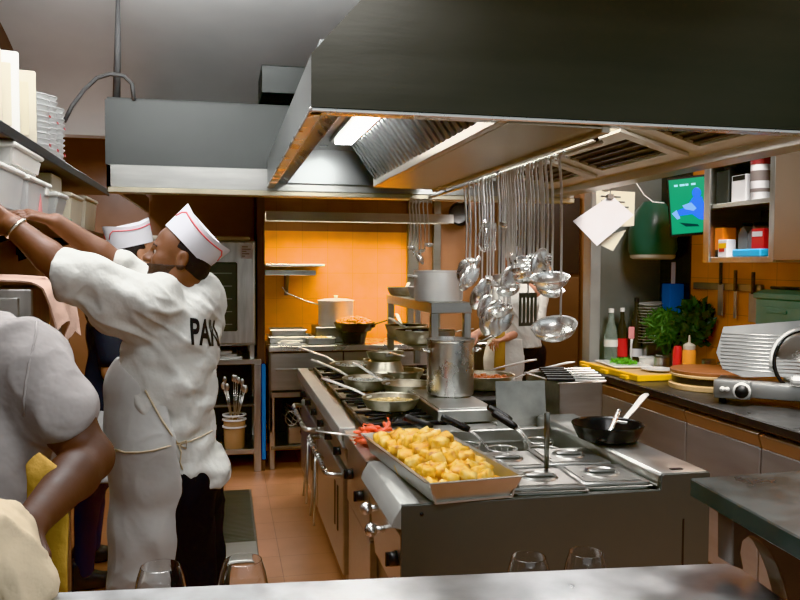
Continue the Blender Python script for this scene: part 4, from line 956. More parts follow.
# dark pan on the brown wall
t = make_pan('black frying pan hanging on the brown wall behind the ladles', .11, .045, .18, .02, ('nonstick', 'nonstick', 'steel'), name='hanging_pan')
p = py(459, 214, 7.04); t.matrix_basis = TR(p) @ Matrix.Rotation(R(90), 4, 'X') @ Matrix.Rotation(R(90), 4, 'Z')

# ------------------------------------------------------------------ potatoes in their tray and the prawns
TCX, TCY, TA = .735, 2.755, R(6)
t = thing('roasting_tray', 'large deep steel tray full of roast potatoes on the island corner', 'tray', (TCX, TCY, .905), TA)
b = MB(); W2, L2, H = .158, .375, .068
b.prism([(-W2+.025, 0), (W2-.025, 0), (W2, H), (W2+.012, H+.002), (W2+.012, H+.006), (W2-.004, H+.004), (W2-.03, .006), (-W2+.03, .006), (-W2+.004, H+.004), (-W2-.012, H+.006), (-W2-.012, H+.002), (-W2, H)], 'y', -L2+.012, L2-.012)
for s in (-1, 1):
    y0, y1 = s*(L2-.03), s*L2
    P4 = [(-W2+.025, y0+s*.0, 0), (W2-.025, y0, 0), (W2, y1, H+.004), (-W2, y1, H+.004)]
    b.plate(*P4, .005)
    b.box(-W2-.010, W2+.010, min(y1-.004, y1+s*.012), max(y1-.004, y1+s*.012), H+.002, H+.007, .002)
child(t, 'body', b, M['steel_top'])
def potato_mat(name, c0, c1, c2):
    m, nt, b = nodes(name); L = nt.links.new; tc = nt.nodes.new('ShaderNodeTexCoord'); n = nt.nodes.new('ShaderNodeTexNoise'); n.inputs['Scale'].default_value = 1.6; n.inputs['Detail'].default_value = 6
    oi = nt.nodes.new('ShaderNodeObjectInfo'); ad = nt.nodes.new('ShaderNodeVectorMath'); ad.operation = 'ADD'; mu = nt.nodes.new('ShaderNodeMath'); mu.operation = 'MULTIPLY'; mu.inputs[1].default_value = 40
    L(oi.outputs['Random'], mu.inputs[0]); L(tc.outputs['Object'], ad.inputs[0]); L(mu.outputs[0], ad.inputs[1]); L(ad.outputs[0], n.inputs['Vector'])
    cr = nt.nodes.new('ShaderNodeValToRGB'); e = cr.color_ramp.elements; e[0].position = .34; e[0].color = (*c0, 1); e[1].position = .68; e[1].color = (*c2, 1); k = e.new(.48); k.color = (*c1, 1)
    L(n.outputs['Fac'], cr.inputs[0]); L(cr.outputs[0], b.inputs['Base Color']); b.inputs['Roughness'].default_value = .42
    return m
M['potato'] = potato_mat('roast_potato', (.62, .24, .02), (.88, .50, .06), (.93, .68, .24))
M['potato_brown'] = potato_mat('browned_potato', (.42, .15, .02), (.78, .38, .04), (.88, .56, .12))
rnd = random.Random(11); variants = []
for k in range(9):
    bm = bmesh.new(); bmesh.ops.create_cube(bm, size=1); bmesh.ops.subdivide_edges(bm, edges=bm.edges[:], cuts=2, use_grid_fill=True)
    sx, sy, sz = rnd.uniform(.8, 1.3), rnd.uniform(.7, 1.05), rnd.uniform(.6, .95)
    for v in bm.verts:
        v.co = v.co*.88 + v.co.normalized()*.07; v.co += Vector((rnd.gauss(0, .03), rnd.gauss(0, .03), rnd.gauss(0, .03))); v.co = Vector((v.co.x*sx, v.co.y*sy, v.co.z*sz))
    bmesh.ops.smooth_vert(bm, verts=bm.verts, factor=.3, use_axis_x=True, use_axis_y=True, use_axis_z=True)
    me = bpy.data.meshes.new('potato_chunk'); 
    for f in bm.faces: f.smooth = True
    bm.to_mesh(me); bm.free(); me.materials.append(M['potato_brown'] if k in (2, 6) else M['potato']); variants.append(me)
mt_ = TR((TCX, TCY, .905), TA); n_p = 0; placed = []
for layer, (zz, fr, sp) in enumerate(((.030, 1.0, .052), (.062, .93, .050), (.088, .60, .050), (.112, .32, .05))):
    yy = -L2+.06
    while yy < L2-.05:
        xx = -W2+.058
        while xx < W2-.05:
            ex, ey = xx/(W2*fr), (yy-.04)/(L2*fr)
            if ex*ex+ey*ey*.9 < (1.9 if layer < 1 else 1.05):
                o = bpy.data.objects.new('potato_chunk', variants[rnd.randrange(9)]); C.objects.link(o)
                s = rnd.uniform(.042, .056)
                o.matrix_basis = mt_ @ TR((xx+rnd.uniform(-.012, .012), yy+rnd.uniform(-.012, .012), zz+rnd.uniform(-.006, .008))) @ Matrix.Rotation(rnd.uniform(0, 6.3), 4, 'Z') @ Matrix.Rotation(rnd.uniform(-.6, .6), 4, 'X') @ Matrix.Rotation(rnd.uniform(-.6, .6), 4, 'Y') @ Matrix.Scale(s, 4)
                tag(o, 'golden roast potato chunk heaped in the deep steel tray', 'potato', 'roast potatoes in the steel tray'); n_p += 1
            xx += sp
        yy += sp
M['prawn'] = mat('pinkish_red_prawn', (.80, .13, .06), .35, 0, .3, 40)
rnd = random.Random(4); pv = []
for k in range(5):
    pts = []; rr = []; cur = rnd.uniform(1.2, 2.6)
    for i in range(8):
        a = -cur/2+cur*i/7; pts.append((.035*math.sin(a)/max(.6, cur/2), .03*(math.cos(a)-1), 0)); rr.append([.003, .007, .0085, .0085, .008, .007, .005, .003][i])
    b = MB().tube(pts, rr, 8); 
    b.tube([pts[0], (pts[0][0]-.012, pts[0][1]-.008, .003)], [.002, .0045], 6, flat=.3)
    me = bpy.data.meshes.new('prawn')
    for f in b.bm.faces: f.smooth = True
    b.bm.to_mesh(me); b.bm.free(); me.materials.append(M['prawn']); pv.append(me)
c0 = pz(375, 430, .92)
for k in range(54):
    o = bpy.data.objects.new('prawn', pv[rnd.randrange(5)]); C.objects.link(o)
    a, q = rnd.uniform(0, 6.3), math.sqrt(rnd.random())
    o.matrix_basis = TR((.635+q*.085*math.cos(a)+rnd.uniform(-.02, .02), 3.31+q*.10*math.sin(a), .912+rnd.uniform(.0, .065)*(1.1-q)), rnd.uniform(0, 6.3), rnd.uniform(-.5, .5), rnd.uniform(-.4, .4), 1.25)
    tag(o, 'pinkish red prawn in the pile beside the potato tray', 'prawn', 'red prawns piled by the potato tray')
tag(MB().tube([pz(315, 431, .955), pz(340, 434, .945), pz(362, 437, .93)], [.008, .008, .006], 8, flat=.5).build('long_spoon', M['steel_bright']), 'steel spoon handle sticking out over the stove edge by the prawns', 'spoon')

# ------------------------------------------------------------------ the counter along the back wall
bc = thing('back_counter', 'steel cooking counter with drawers under the orange tiles', 'counter', (0, 0, 0))
child(bc, 'worktop', MB().box(.34, 2.20, 6.40, YB-.10, .955, 1.0, .006), M['steel_bright'])
child(bc, 'drawer_front', MB().box(.36, .94, 6.43, 6.45, .64, .94, .004).box(.40, .90, 6.415, 6.43, .80, .815, .003), M['steel'])
child(bc, 'drawer_front', MB().box(.95, 2.18, 6.43, 6.45, .64, .94, .004), M['steel'])
child(bc, 'side_panel', MB().box(.345, .375, 6.44, 6.98, .30, .955, .003), M['steel_dark'])
child(bc, 'side_panel', MB().box(2.15, 2.18, 6.44, 6.98, 0, .955), M['steel_dark'])
child(bc, 'lower_shelf', MB().box(.36, 2.18, 6.42, 6.98, .585, .625, .004), M['steel'])
child(bc, 'back_panel', MB().box(.36, 2.18, 6.96, 6.98, .1, .955), M['black'])
for x in (.37, 1.3, 2.16): child(bc, 'leg', MB().box(x-.02, x+.02, 6.44, 6.48, 0, .60, .003), M['steel_v'])
child(bc, 'floor_shelf', MB().box(.36, 2.18, 6.43, 6.98, .16, .19, .004), M['steel_dark'])
ZK = 1.0005
t = thing('cooking_pot', 'aluminium cooking pot with lid on the back counter', 'pot', (.94, 6.80, ZK+.12))
t.location.z = ZK; t.matrix_basis = TR((.93, 6.78, ZK+.1305))
child(t, 'body', MB().lathe([(0, .0), (.14, .0), (.15, .008), (.152, .205), (.156, .211), (.148, .211), (.146, .02), (0, .012)], 40), M['alu'])
child(t, 'lid', MB().lathe([(.156, .212), (.16, .217), (.10, .230), (0, .237), (0, .232), (.10, .224)], 40).cyl((0, 0, .235), (0, 0, .26), .015, .02, 12), M['alu'])
child(t, 'handle', MB().tube([(-.15, 0, .18), (-.25, .02, .21), (-.42, .05, .28), (-.45, .05, .33)], .010, 8, flat=.6), M['steel_bright'])
tag(MB().box(.74, 1.16, 6.62, 6.96, ZK, ZK+.13, .006).build('gas_ring_block', M['steel_dark']), 'low steel burner block under the aluminium pot', 'burner')
t = make_pan('dark frying pan heaped with golden fried food on the back counter', .17, .07, .2, .06, ('nonstick', 'nonstick', 'black'))
t.matrix_basis = TR((1.05, 6.53, ZK+.10), R(-30))
food('fried_food', 'heap of golden orange fried food in the dark pan', 'food', (1.05, 6.53, ZK+.10), .155, .06, M['fries'], 90, 9, .022, mound=.05)
tag(MB().lathe([(.075, 0), (.085, 0), (.11, .098), (.10, .098)], 20, TR((1.05, 6.53, ZK))).build('pan_stand', M['black_iron']), 'black iron ring holding up the pan of fried food', 'stand')
for k, (x0, x1, y0, y1, z0, lb) in enumerate(((.36, .72, 6.62, 6.94, 0, 'shallow steel tray beside the oven pilaster'), (.38, .66, 6.66, 6.92, .055, 'smaller steel tray stacked on the shallow tray'), (.66, .88, 6.47, 6.60, 0, 'steel tray of yellow pasta in front of the pot'))):
    b = MB(); z = ZK+z0
    b.box(x0, x1, y0, y1, z, z+.006)
    b.box(x0, x0+.008, y0, y1, z, z+.052).box(x1-.008, x1, y0, y1, z, z+.052).box(x0, x1, y0, y0+.008, z, z+.052).box(x0, x1, y1-.008, y1, z, z+.052)
    b.box(x0-.01, x1+.01, y0-.01, y0+.008, z+.048, z+.054, .002).box(x0-.01, x1+.01, y1-.008, y1+.01, z+.048, z+.054, .002).box(x0-.01, x0+.008, y0, y1, z+.048, z+.054).box(x1-.008, x1+.01, y0, y1, z+.048, z+.054)
    tag(b.build('steel_tray', M['steel']), lb, 'tray', 'trays on the back counter')
food('pasta', 'yellow pasta in the small steel tray', 'pasta', (.77, 6.535, ZK), .055, .045, mat('yellow_pasta', (.75, .50, .10), .5, 0, .3, 40), 50, 3, .012, mound=.01)
tag(MB().box(.42, .60, 6.46, 6.55, ZK, ZK+.02, .004).tube([(.44, 6.47, ZK+.028), (.52, 6.49, ZK+.030), (.62, 6.50, ZK+.028)], .008, 8).build('cutting_knife', M['white']), 'pale handled knife lying on a pad at the counter front', 'knife')
# wall shelf with two boards and a bracket
ws = thing('wall_shelf', 'short double steel shelf on the orange tiled wall', 'shelf', (0, 0, 0))
child(ws, 'upper_board', MB().box(.335, .83, 6.72, YB-.003, 1.635, 1.655, .003), M['steel_bright'])
child(ws, 'lower_board', MB().box(.335, .76, 6.78, YB-.003, 1.56, 1.60, .003), M['steel'])
child(ws, 'bracket', MB().prism([(YB-.003, 1.56), (6.86, 1.56), (YB-.003, 1.40)], 'x', .52, .545).box(.515, .55, YB-.04, YB-.003, 1.38, 1.56, .003), M['steel_dark'])
t = thing('wire_basket', 'dark wire basket of utensils on the shelf below the back counter', 'basket', (.60, 6.62, .6255))
b = MB()
for z, r in ((.005, .10), (.07, .115), (.14, .13)): b.tube([(r*math.cos(a*PI/12), r*.8*math.sin(a*PI/12), z) for a in range(24)], .004, 6, closed=True)
for a in range(16): c, s = math.cos(a*PI/8), math.sin(a*PI/8); b.tube([(.10*c, .08*s, .005), (.13*c, .104*s, .14)], .0025, 5)
b.lathe([(0, 0), (.09, 0), (.12, .10), (.08, .12), (0, .13)], 20, Matrix.Diagonal((1, .8, 1, 1)))
child(t, 'basket', b, M['black_iron'])
tag(MB().lathe([(0, 0), (.16, 0), (.19, .10), (.17, .20), (.10, .25), (0, .27)], 18, TR((.72, 6.62, .19))).build('black_bag', M['rubber']), 'black plastic bag stuffed under the back counter', 'bag')
b = MB()
rnd = random.Random(3)
for k in range(7):
    a = rnd.uniform(0, 6.3); b.tube([(.55+.09*math.cos(a), 6.56+.04*math.sin(a), .40+.03*k), (.52+.05*k*.3, 6.50, .33+.03*k), (.62, 6.52, .30+.02*k)], .004, 6)
b.tube([(.53+.05*math.cos(a*PI/8), 6.5, .40+.06*math.sin(a*PI/8)) for a in range(16)], .005, 6, closed=True)
b.box(.50, .66, 6.48, 6.6, .19, .33, .01)
tag(b.build('wire_rack', M['steel']), 'tangled wire rack on the floor shelf under the back counter', 'rack')
# ------------------------------------------------------------------ combi oven on its stand
ov = thing('combi_oven', 'steel combi oven with a dark glass door behind the cooks', 'oven', (-.30, 6.42, 1.005))
child(ov, 'body', MB().box(-.42, .545, .03, .62, 0, .83, .006), M['steel'])
child(ov, 'top_cap', MB().box(-.43, .50, .0, .62, .83, .862, .008), M['cream'])
dr = child(ov, 'door', MB().box(-.41, .53, -.02, .028, .02, .82, .006), M['steel_v'])
o = child(ov, 'door_glass', MB().box(-.30, .40, -.026, -.018, .12, .66, .01), mat('oven_reflection_glass', (.10, .105, .09), .18, .5)); o.parent = dr  # grey-green reflection put into the colour of the glass
b = MB()
for k in range(5): b.box(-.26, .36, -.0285, -.0255, .17+k*.10, .178+k*.10)
o = child(ov, 'rack_lines', b, M['steel_dark']); o.parent = dr
child(ov, 'notice', MB().box(.43, .52, -.0235, -.0195, .69, .80, .001), M['paper'])
b = MB()
for k in range(5): b.box(.437, .46+.011*((k*3) % 5), -.0255, -.0235, .705+k*.018, .713+k*.018)
child(ov, 'notice_print', b, M['steel_dark'])
st = thing('oven_stand', 'open steel stand of shelves under the combi oven', 'stand', (-.30, 6.42, 0))
child(st, 'top', MB().box(-.45, .585, -.02, .60, .86, .90, .004), M['steel'])
for (x, y) in ((-.42, .0), (.555, .0), (-.42, .56), (.555, .56)): child(st, 'leg', MB().box(x-.028, x+.028, y-.02, y+.025, 0, .86, .003), M['steel_v'])
for (x, y) in ((-.42, .06), (.515, .06)): child(st, 'oven_foot', MB().box(x-.02, x+.02, y-.02, y+.02, .90, 1.005, .003), M['steel'])
for (x, y) in ((-.42, .55), (.515, .55)): child(st, 'oven_foot', MB().box(x-.02, x+.02, y-.02, y+.02, .90, 1.005, .003), M['steel'])
child(st, 'shelf', MB().box(-.44, .57, .0, .58, .14, .18, .004), M['steel'])
child(st, 'shelf', MB().box(-.44, .57, .12, .58, .50, .52, .004), M['steel_dark'])
child(st, 'back_panel', MB().box(-.44, .57, .58, .60, .1, .86), M['black'])
child(st, 'blue_strip', MB().box(.588, .618, -.035, -.005, .10, .86, .003), M['blue_tape'])
for k in range(3):
    tag(MB().box(-.62, .14-.04*k, 6.46, 6.90, .9005+k*.022, .9195+k*.022, .004).build('oven_tray', M['steel_bright'] if k != 1 else M['steel']), 'flat oven tray under the combi oven, %s' % ['lowest of three', 'middle of three', 'top of three'][k], 'tray', 'flat trays under the oven')
ck = thing('utensil_crock', 'tan crock with white rims full of spoons under the oven', 'crock', (.075, 6.50, .1805))
child(ck, 'body', MB().lathe([(0, 0), (.072, 0), (.078, .01), (.085, .22), (0, .22)], 30), mat('tan_stoneware', (.48, .30, .17), .5))
for k in range(3): child(ck, 'rim', MB().lathe([(.086, .165+k*.036+(.02 if k else 0)), (.096, .169+k*.036+(.02 if k else 0)), (.096, .179+k*.036+(.02 if k else 0)), (.086, .181+k*.036+(.02 if k else 0))], 30), M['white'])
rnd = random.Random(8)
for k in range(12):
    a = rnd.uniform(0, 6.3); l = rnd.uniform(.25, .40); c, s = math.cos(a)*.05, math.sin(a)*.03
    t = thing('cooking_spoon', 'long steel spoon standing in the tan crock', 'spoon', (.075, 6.50, .1805+.225), group='spoons in the tan crock')
    child(t, 'handle', MB().tube([(c*.5, s*.5, 0), (c*1.6, s*1.2, l*.75)], .004, 6), M['steel_bright'])
    child(t, 'bowl', MB().ball((c*1.8, s*1.3, l*.75+.03), (.018, .006, .030), 10), M['steel_bright'])
t = thing('plastic_box', 'pale plastic box on the shelf under the oven', 'box', (-.22, 6.62, .5205))
child(t, 'body', MB().box(-.12, .12, -.08, .08, 0, .16, .01), M['clear_plastic']); child(t, 'lid', MB().box(-.125, .125, -.085, .085, .16, .175, .004), M['white'])
t = thing('plastic_box', 'cream plastic box standing low beside the crock', 'box', (-.14, 6.60, .1805))
child(t, 'body', MB().box(-.07, .07, -.08, .08, 0, .14, .01), M['cream']); child(t, 'lid', MB().box(-.075, .075, -.085, .085, .14, .155, .004), M['white'])
# ------------------------------------------------------------------ smooth bodies from blended round shapes
class Field:
    """signed distance field of blended capsules and ellipsoids, polygonised as ONE continuous surface"""
    def __init__(s, vox): s.vox = vox; s.prims = []
    def cap(s, p0, p1, r0, r1=None, k=.03, flat=None):
        s.prims.append(('c', Vector(p0), Vector(p1), r0, r0 if r1 is None else r1, k, flat)); return s
    def chain(s, pts, rs, k=.03, flat=None):
        for i in range(len(pts)-1): s.cap(pts[i], pts[i+1], rs[i], rs[i+1], k, flat)
        return s
    def ell(s, c, r, rot=None, k=.03):
        s.prims.append(('e', Vector(c), Vector(r), rot or Matrix.Identity(3), k)); return s
    def cut(s, c, r, rot=None, k=.02):
        s.prims.append(('x', Vector(c), Vector(r), rot or Matrix.Identity(3), k)); return s
    def bounds(s):
        lo = Vector((9e9,)*3); hi = -lo
        for p in s.prims:
            if p[0] == 'c': L = [(p[1], p[3]), (p[2], p[4])]
            elif p[0] == 'e': L = [(p[1], max(p[2]))]
            else: continue
            for c, r in L:
                for i in range(3): lo[i] = min(lo[i], c[i]-r); hi[i] = max(hi[i], c[i]+r)
        return lo, hi
    def mesh(s, clip=None, fold=None):
        v = s.vox; lo, hi = s.bounds(); lo -= Vector((.04,)*3); hi += Vector((.04,)*3)
        n = [int((hi[i]-lo[i])/v)+2 for i in range(3)]
        ax = [lo[i]+v*np.arange(n[i]) for i in range(3)]
        F = np.full(n, 1.0, np.float32)
        for p in s.prims:
            k = p[5] if p[0] == 'c' else p[4]
            if p[0] == 'c':
                R_ = max(p[3], p[4])/(min(1, p[6][1]) if p[6] else 1)+k+.03; a = [min(p[1][i], p[2][i])-R_ for i in range(3)]; b = [max(p[1][i], p[2][i])+R_ for i in range(3)]
            else:
                R_ = max(p[2])+k+.03; a = [p[1][i]-R_ for i in range(3)]; b = [p[1][i]+R_ for i in range(3)]
            sl = tuple(slice(max(0, int((a[i]-lo[i])/v)), max(0, min(n[i], int((b[i]-lo[i])/v)+2))) for i in range(3))
            X, Y, Z = np.meshgrid(ax[0][sl[0]], ax[1][sl[1]], ax[2][sl[2]], indexing='ij')
            if X.size == 0: continue
            if p[0] == 'c':
                A, B = p[1], p[2]; d = B-A; L2 = max(d.dot(d), 1e-9)
                px_, py_, pz_ = X-A.x, Y-A.y, Z-A.z
                h = np.clip((px_*d.x+py_*d.y+pz_*d.z)/L2, 0, 1)
                qx, qy, qz = px_-h*d.x, py_-h*d.y, pz_-h*d.z
                if p[6]:
                    fx, f = p[6]; fx = Vector(fx).normalized(); q = (qx*fx.x+qy*fx.y+qz*fx.z)*(f-1)
                    qx, qy, qz = qx+q*fx.x, qy+q*fx.y, qz+q*fx.z
                D = np.sqrt(qx*qx+qy*qy+qz*qz)-(p[3]+(p[4]-p[3])*h)
                if p[6]: D = D/max(1, p[6][1])
            else:
                c, r, M3 = p[1], p[2], p[3].transposed()
                x, y, z = X-c.x, Y-c.y, Z-c.z
                lx = M3[0][0]*x+M3[0][1]*y+M3[0][2]*z; ly = M3[1][0]*x+M3[1][1]*y+M3[1][2]*z; lz = M3[2][0]*x+M3[2][1]*y+M3[2][2]*z
                k0 = np.sqrt((lx/r.x)**2+(ly/r.y)**2+(lz/r.z)**2); k1 = np.sqrt((lx/r.x**2)**2+(ly/r.y**2)**2+(lz/r.z**2)**2)+1e-9
                D = k0*(k0-1)/k1
            G = F[sl]
            if p[0] == 'x':
                D = -D; h = np.maximum(k-np.abs(D-G), 0)/k; F[sl] = np.maximum(D, G)+h*h*k*.25
            else:
                h = np.maximum(k-np.abs(D-G), 0)/k; F[sl] = np.minimum(D, G)-h*h*k*.25
        if fold or clip:
            X, Y, Z = np.meshgrid(*ax, indexing='ij')
            if fold: F = F+fold(X, Y, Z).astype(np.float32)
            if clip:
                for (c, nn) in clip: F = np.maximum(F, -((X-c[0])*nn[0]+(Y-c[1])*nn[1]+(Z-c[2])*nn[2]).astype(np.float32))
        return nets(F, lo, v)
def nets(F, lo, v):
    """naive surface nets"""
    S = F < 0
    c = np.zeros(tuple(d-1 for d in F.shape), np.int8)
    for dx in (0, 1):
        for dy in (0, 1):
            for dz in (0, 1): c += S[dx:F.shape[0]-1+dx, dy:F.shape[1]-1+dy, dz:F.shape[2]-1+dz]
    idx = np.argwhere((c > 0) & (c < 8)); N = len(idx)
    ids = np.full(c.shape, -1, np.int32); ids[tuple(idx.T)] = np.arange(N)
    acc = np.zeros((N, 3)); cnt = np.zeros(N)
    corners = [(a, b, d) for a in (0, 1) for b in (0, 1) for d in (0, 1)]
    for i, p in enumerate(corners):
        for q in corners[i+1:]:
            if sum(abs(p[j]-q[j]) for j in range(3)) != 1: continue
            f0 = F[idx[:, 0]+p[0], idx[:, 1]+p[1], idx[:, 2]+p[2]]; f1 = F[idx[:, 0]+q[0], idx[:, 1]+q[1], idx[:, 2]+q[2]]
            m = (f0 < 0) != (f1 < 0); t = np.where(m, f0/np.where(m, f0-f1, 1), 0)
            pt = np.array(p)[None]+t[:, None]*(np.array(q)-np.array(p))[None]
            acc[m] += pt[m]; cnt[m] += 1
    P = (idx+acc/cnt[:, None])*v+np.array(lo)[None]
    faces = []
    for a in range(3):
        b, d = (a+1) % 3, (a+2) % 3
        sl0 = [slice(None)]*3; sl1 = [slice(None)]*3; sl0[a] = slice(0, -1); sl1[a] = slice(1, None)
        s0, s1 = S[tuple(sl0)], S[tuple(sl1)]
        e = np.argwhere(s0 != s1); e = e[(e[:, b] > 0) & (e[:, d] > 0) & (e[:, b] < F.shape[b]-1) & (e[:, d] < F.shape[d]-1)]
        if not len(e): continue
        def I(ob, od):
            q = e.copy(); q[:, b] -= ob; q[:, d] -= od; return ids[q[:, 0], q[:, 1], q[:, 2]]
        Q = np.stack([I(0, 0), I(1, 0), I(1, 1), I(0, 1)], 1)
        inside = s0[tuple(e.T)]; Q[~inside] = Q[~inside][:, ::-1]; faces.append(Q)
    return P, np.concatenate(faces)
def wrinkle(bm, amp, seed, dirv=(.5, .2, 1), freq=9.):
    """creases in cloth: ridged noise, long along dirv and short across it"""
    d = Vector(dirv).normalized(); bm.normal_update(); sd = Vector((seed*3.1, seed*1.7, seed*.9)); mv = []
    for v in bm.verts:
        p = v.co; al = d*p.dot(d); q = (p-al)*freq+al*freq*.28+sd
        w_ = mnoise.noise(p*3.+sd); q = q+Vector((w_, w_, w_))*1.1
        r_ = 1-abs(mnoise.noise(q))*2.2; r2_ = 1-abs(mnoise.noise(q*2.1+sd))*2.2
        m_ = .35+.65*max(0, min(1, .5+1.4*mnoise.noise(p*4.5+sd*2)))
        mv.append(amp*m_*(max(0, r_)**2+.4*max(0, r2_)**2-.35))
    for v, k in zip(bm.verts, mv): v.co += v.normal*k
def body_mesh(name, field, material, parent=None, clip=None, fold=None, smooth_iter=2, label=None, crease=None):
    P, Q = field.mesh(clip, fold)
    me = bpy.data.meshes.new(name); me.from_pydata(P.tolist(), [], Q[:, ::-1].tolist() if False else Q.tolist()); me.update()
    bm = bmesh.new(); bm.from_mesh(me)
    for _ in range(smooth_iter): bmesh.ops.smooth_vert(bm, verts=bm.verts, factor=.5, use_axis_x=True, use_axis_y=True, use_axis_z=True)
    bmesh.ops.recalc_face_normals(bm, faces=bm.faces)
    if crease: wrinkle(bm, *crease); bmesh.ops.smooth_vert(bm, verts=bm.verts, factor=.3, use_axis_x=True, use_axis_y=True, use_axis_z=True)
    for f in bm.faces: f.smooth = True
    bm.to_mesh(me); bm.free(); me.materials.append(material)
    o = bpy.data.objects.new(name, me); C.objects.link(o)
    if parent is not None: o.parent = parent; o.matrix_parent_inverse = parent.matrix_basis.inverted()
    if label: o['label'] = label
    return o
def bvh(o):
    bm = bmesh.new(); bm.from_mesh(o.data); t = BVHTree.FromBMesh(bm); bm.free(); return t
CAMP = Vector((0, 0, CAM_H))
def on_surface(tree, u_, v_, off=.004):
    d = ray(u_, v_).normalized(); p, n, i, ds = tree.ray_cast(CAMP, d)
    return None if p is None else p+n*(off if n.dot(d) < 0 else -off)
def folds(amp, f1=(18, 7, 26), f2=(9, 14, -17), seed=0.):
    def g(X, Y, Z):
        w = np.sin(X*7.1+Z*5.3+seed)*1.3+np.sin(Y*6.3-Z*4.1+seed*2)*1.1
        a = np.sin(X*f1[0]+Y*f1[1]+Z*f1[2]+w*1.6+seed); b = np.sin(X*f2[0]+Y*f2[1]+Z*f2[2]-w*1.9+seed*3)
        return amp*(np.maximum(a, -.2)*np.maximum(b, -.4)+.4*b)
    return g
# ---- cloth and skin
def cloth_mat(name, col, bump=.25, scale=7):
    m = mat(name, col, .85, 0, .05, 3, bump, scale, spec=.2)
    for n in m.node_tree.nodes:
        if n.type == 'BUMP': n.inputs['Distance'].default_value = .03
    return m
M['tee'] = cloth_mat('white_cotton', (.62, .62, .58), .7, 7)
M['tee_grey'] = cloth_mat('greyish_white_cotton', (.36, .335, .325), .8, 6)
M['apron'] = cloth_mat('white_apron_cloth', (.50, .50, .48), .4, 4)
M['trouser'] = cloth_mat('black_trouser_cloth', (.012, .012, .013), .25, 7)
M['dark_top'] = cloth_mat('charcoal_cloth', (.035, .037, .042), .3, 8)
M['towel_yellow'] = cloth_mat('mustard_towel', (.50, .29, .075), .4, 20)
M['towel_cream'] = cloth_mat('cream_towel', (.60, .49, .34), .4, 14)
M['towel_pink'] = cloth_mat('pale_pink_towel', (.74, .50, .40), .3, 16)
M['skin'] = mat('brown_skin', (.155, .066, .036), .5, 0, .12, 20, .06, 120, sss=.08)
M['skin_mid'] = mat('mid_brown_skin', (.36, .175, .10), .5, 0, .12, 20, .06, 120, sss=.08)
M['skin_dark'] = mat('dark_brown_skin', (.062, .027, .016), .6, 0, .15, 20, .06, 120)
M['skin_light'] = mat('light_skin', (.46, .22, .15), .5, 0, .12, 20, sss=.08)
M['beard'] = mat('dark_beard_stubble', (.035, .020, .014), .7, 0, .3, 90, .4, 200)
M['hair'] = mat('black_hair', (.012, .010, .009), .6, 0, .3, 60, .5, 160)
M['hat'] = mat('white_paper_hat', (.70, .70, .74), .6, 0, .03, 6)
M['hat_red'] = mat('red_hat_stripe', (.75, .12, .13), .6)
M['eye'] = mat('eye_white', (.45, .40, .36), .3)
M['shoe'] = mat('black_shoe_leather', (.015, .014, .014), .45)
M['gold'] = mat('watch_metal', (.75, .72, .62), .25, 1)
def basis(fwd, up):
    f = Vector(fwd).normalized(); u = Vector(up); u = (u-f*u.dot(f)).normalized(); l = u.cross(f)   # x forward, y left, z up
    return Matrix((f, l, u)).transposed()
def head(F, c, B, s=1., g=0.):
    """head prims round the skull centre c; B columns: forward, left, up"""
    P = lambda x, y, z: c+B@Vector((x*s, y*s, z*s))
    F.ell(P(-.008, 0, .03), (.098*s+g, .078*s+g, .092*s+g), B, .03)
    F.ell(P(.028, 0, -.035), (.066*s+g, .062*s+g, .085*s+g), B, .03)
    F.ell(P(.058, 0, -.088), (.034*s+g, .036*s+g, .028*s+g), B, .03)      # chin
    F.cap(P(-.02, .045, -.07), P(.05, .022, -.095), .022*s, .02*s, .03); F.cap(P(-.02, -.045, -.07), P(.05, -.022, -.095), .022*s, .02*s, .03)
    F.cap(P(.078, .03, .018), P(.078, -.03, .018), .014*s, .014*s, .02)   # brow
    F.cap(P(.088, 0, .008), P(.112, 0, -.028), .009*s, .0135*s, .014)      # nose
    F.ell(P(.10, .013, -.031), (.011*s+g, .009*s+g, .008*s+g), B, .008); F.ell(P(.10, -.013, -.031), (.011*s+g, .009*s+g, .008*s+g), B, .008)
    for y in (1, -1):
        F.ell(P(.062, y*.042, -.025), (.026*s+g, .02*s+g, .022*s+g), B, .025)    # cheeks
        F.cut(P(.094, y*.030, .000), (.014*s, .017*s, .010*s), B, .012)
        F.ell(P(-.012, y*.080, -.012), (.021*s+g, .009*s+g, .034*s+g), B@Matrix.Rotation(R(-14*1), 3, 'Y'), .008)   # ears
        F.cut(P(-.008, y*.089, -.008), (.010*s, .006*s, .018*s), B, .006)
        F.ell(P(-.010, y*.080, -.038), (.010*s+g, .007*s+g, .010*s+g), B, .006)
    F.cap(P(.088, .018, -.056), P(.088, -.018, -.056), .0085*s, None, .010); F.cap(P(.085, .015, -.070), P(.085, -.015, -.070), .009*s, None, .010)
    return P
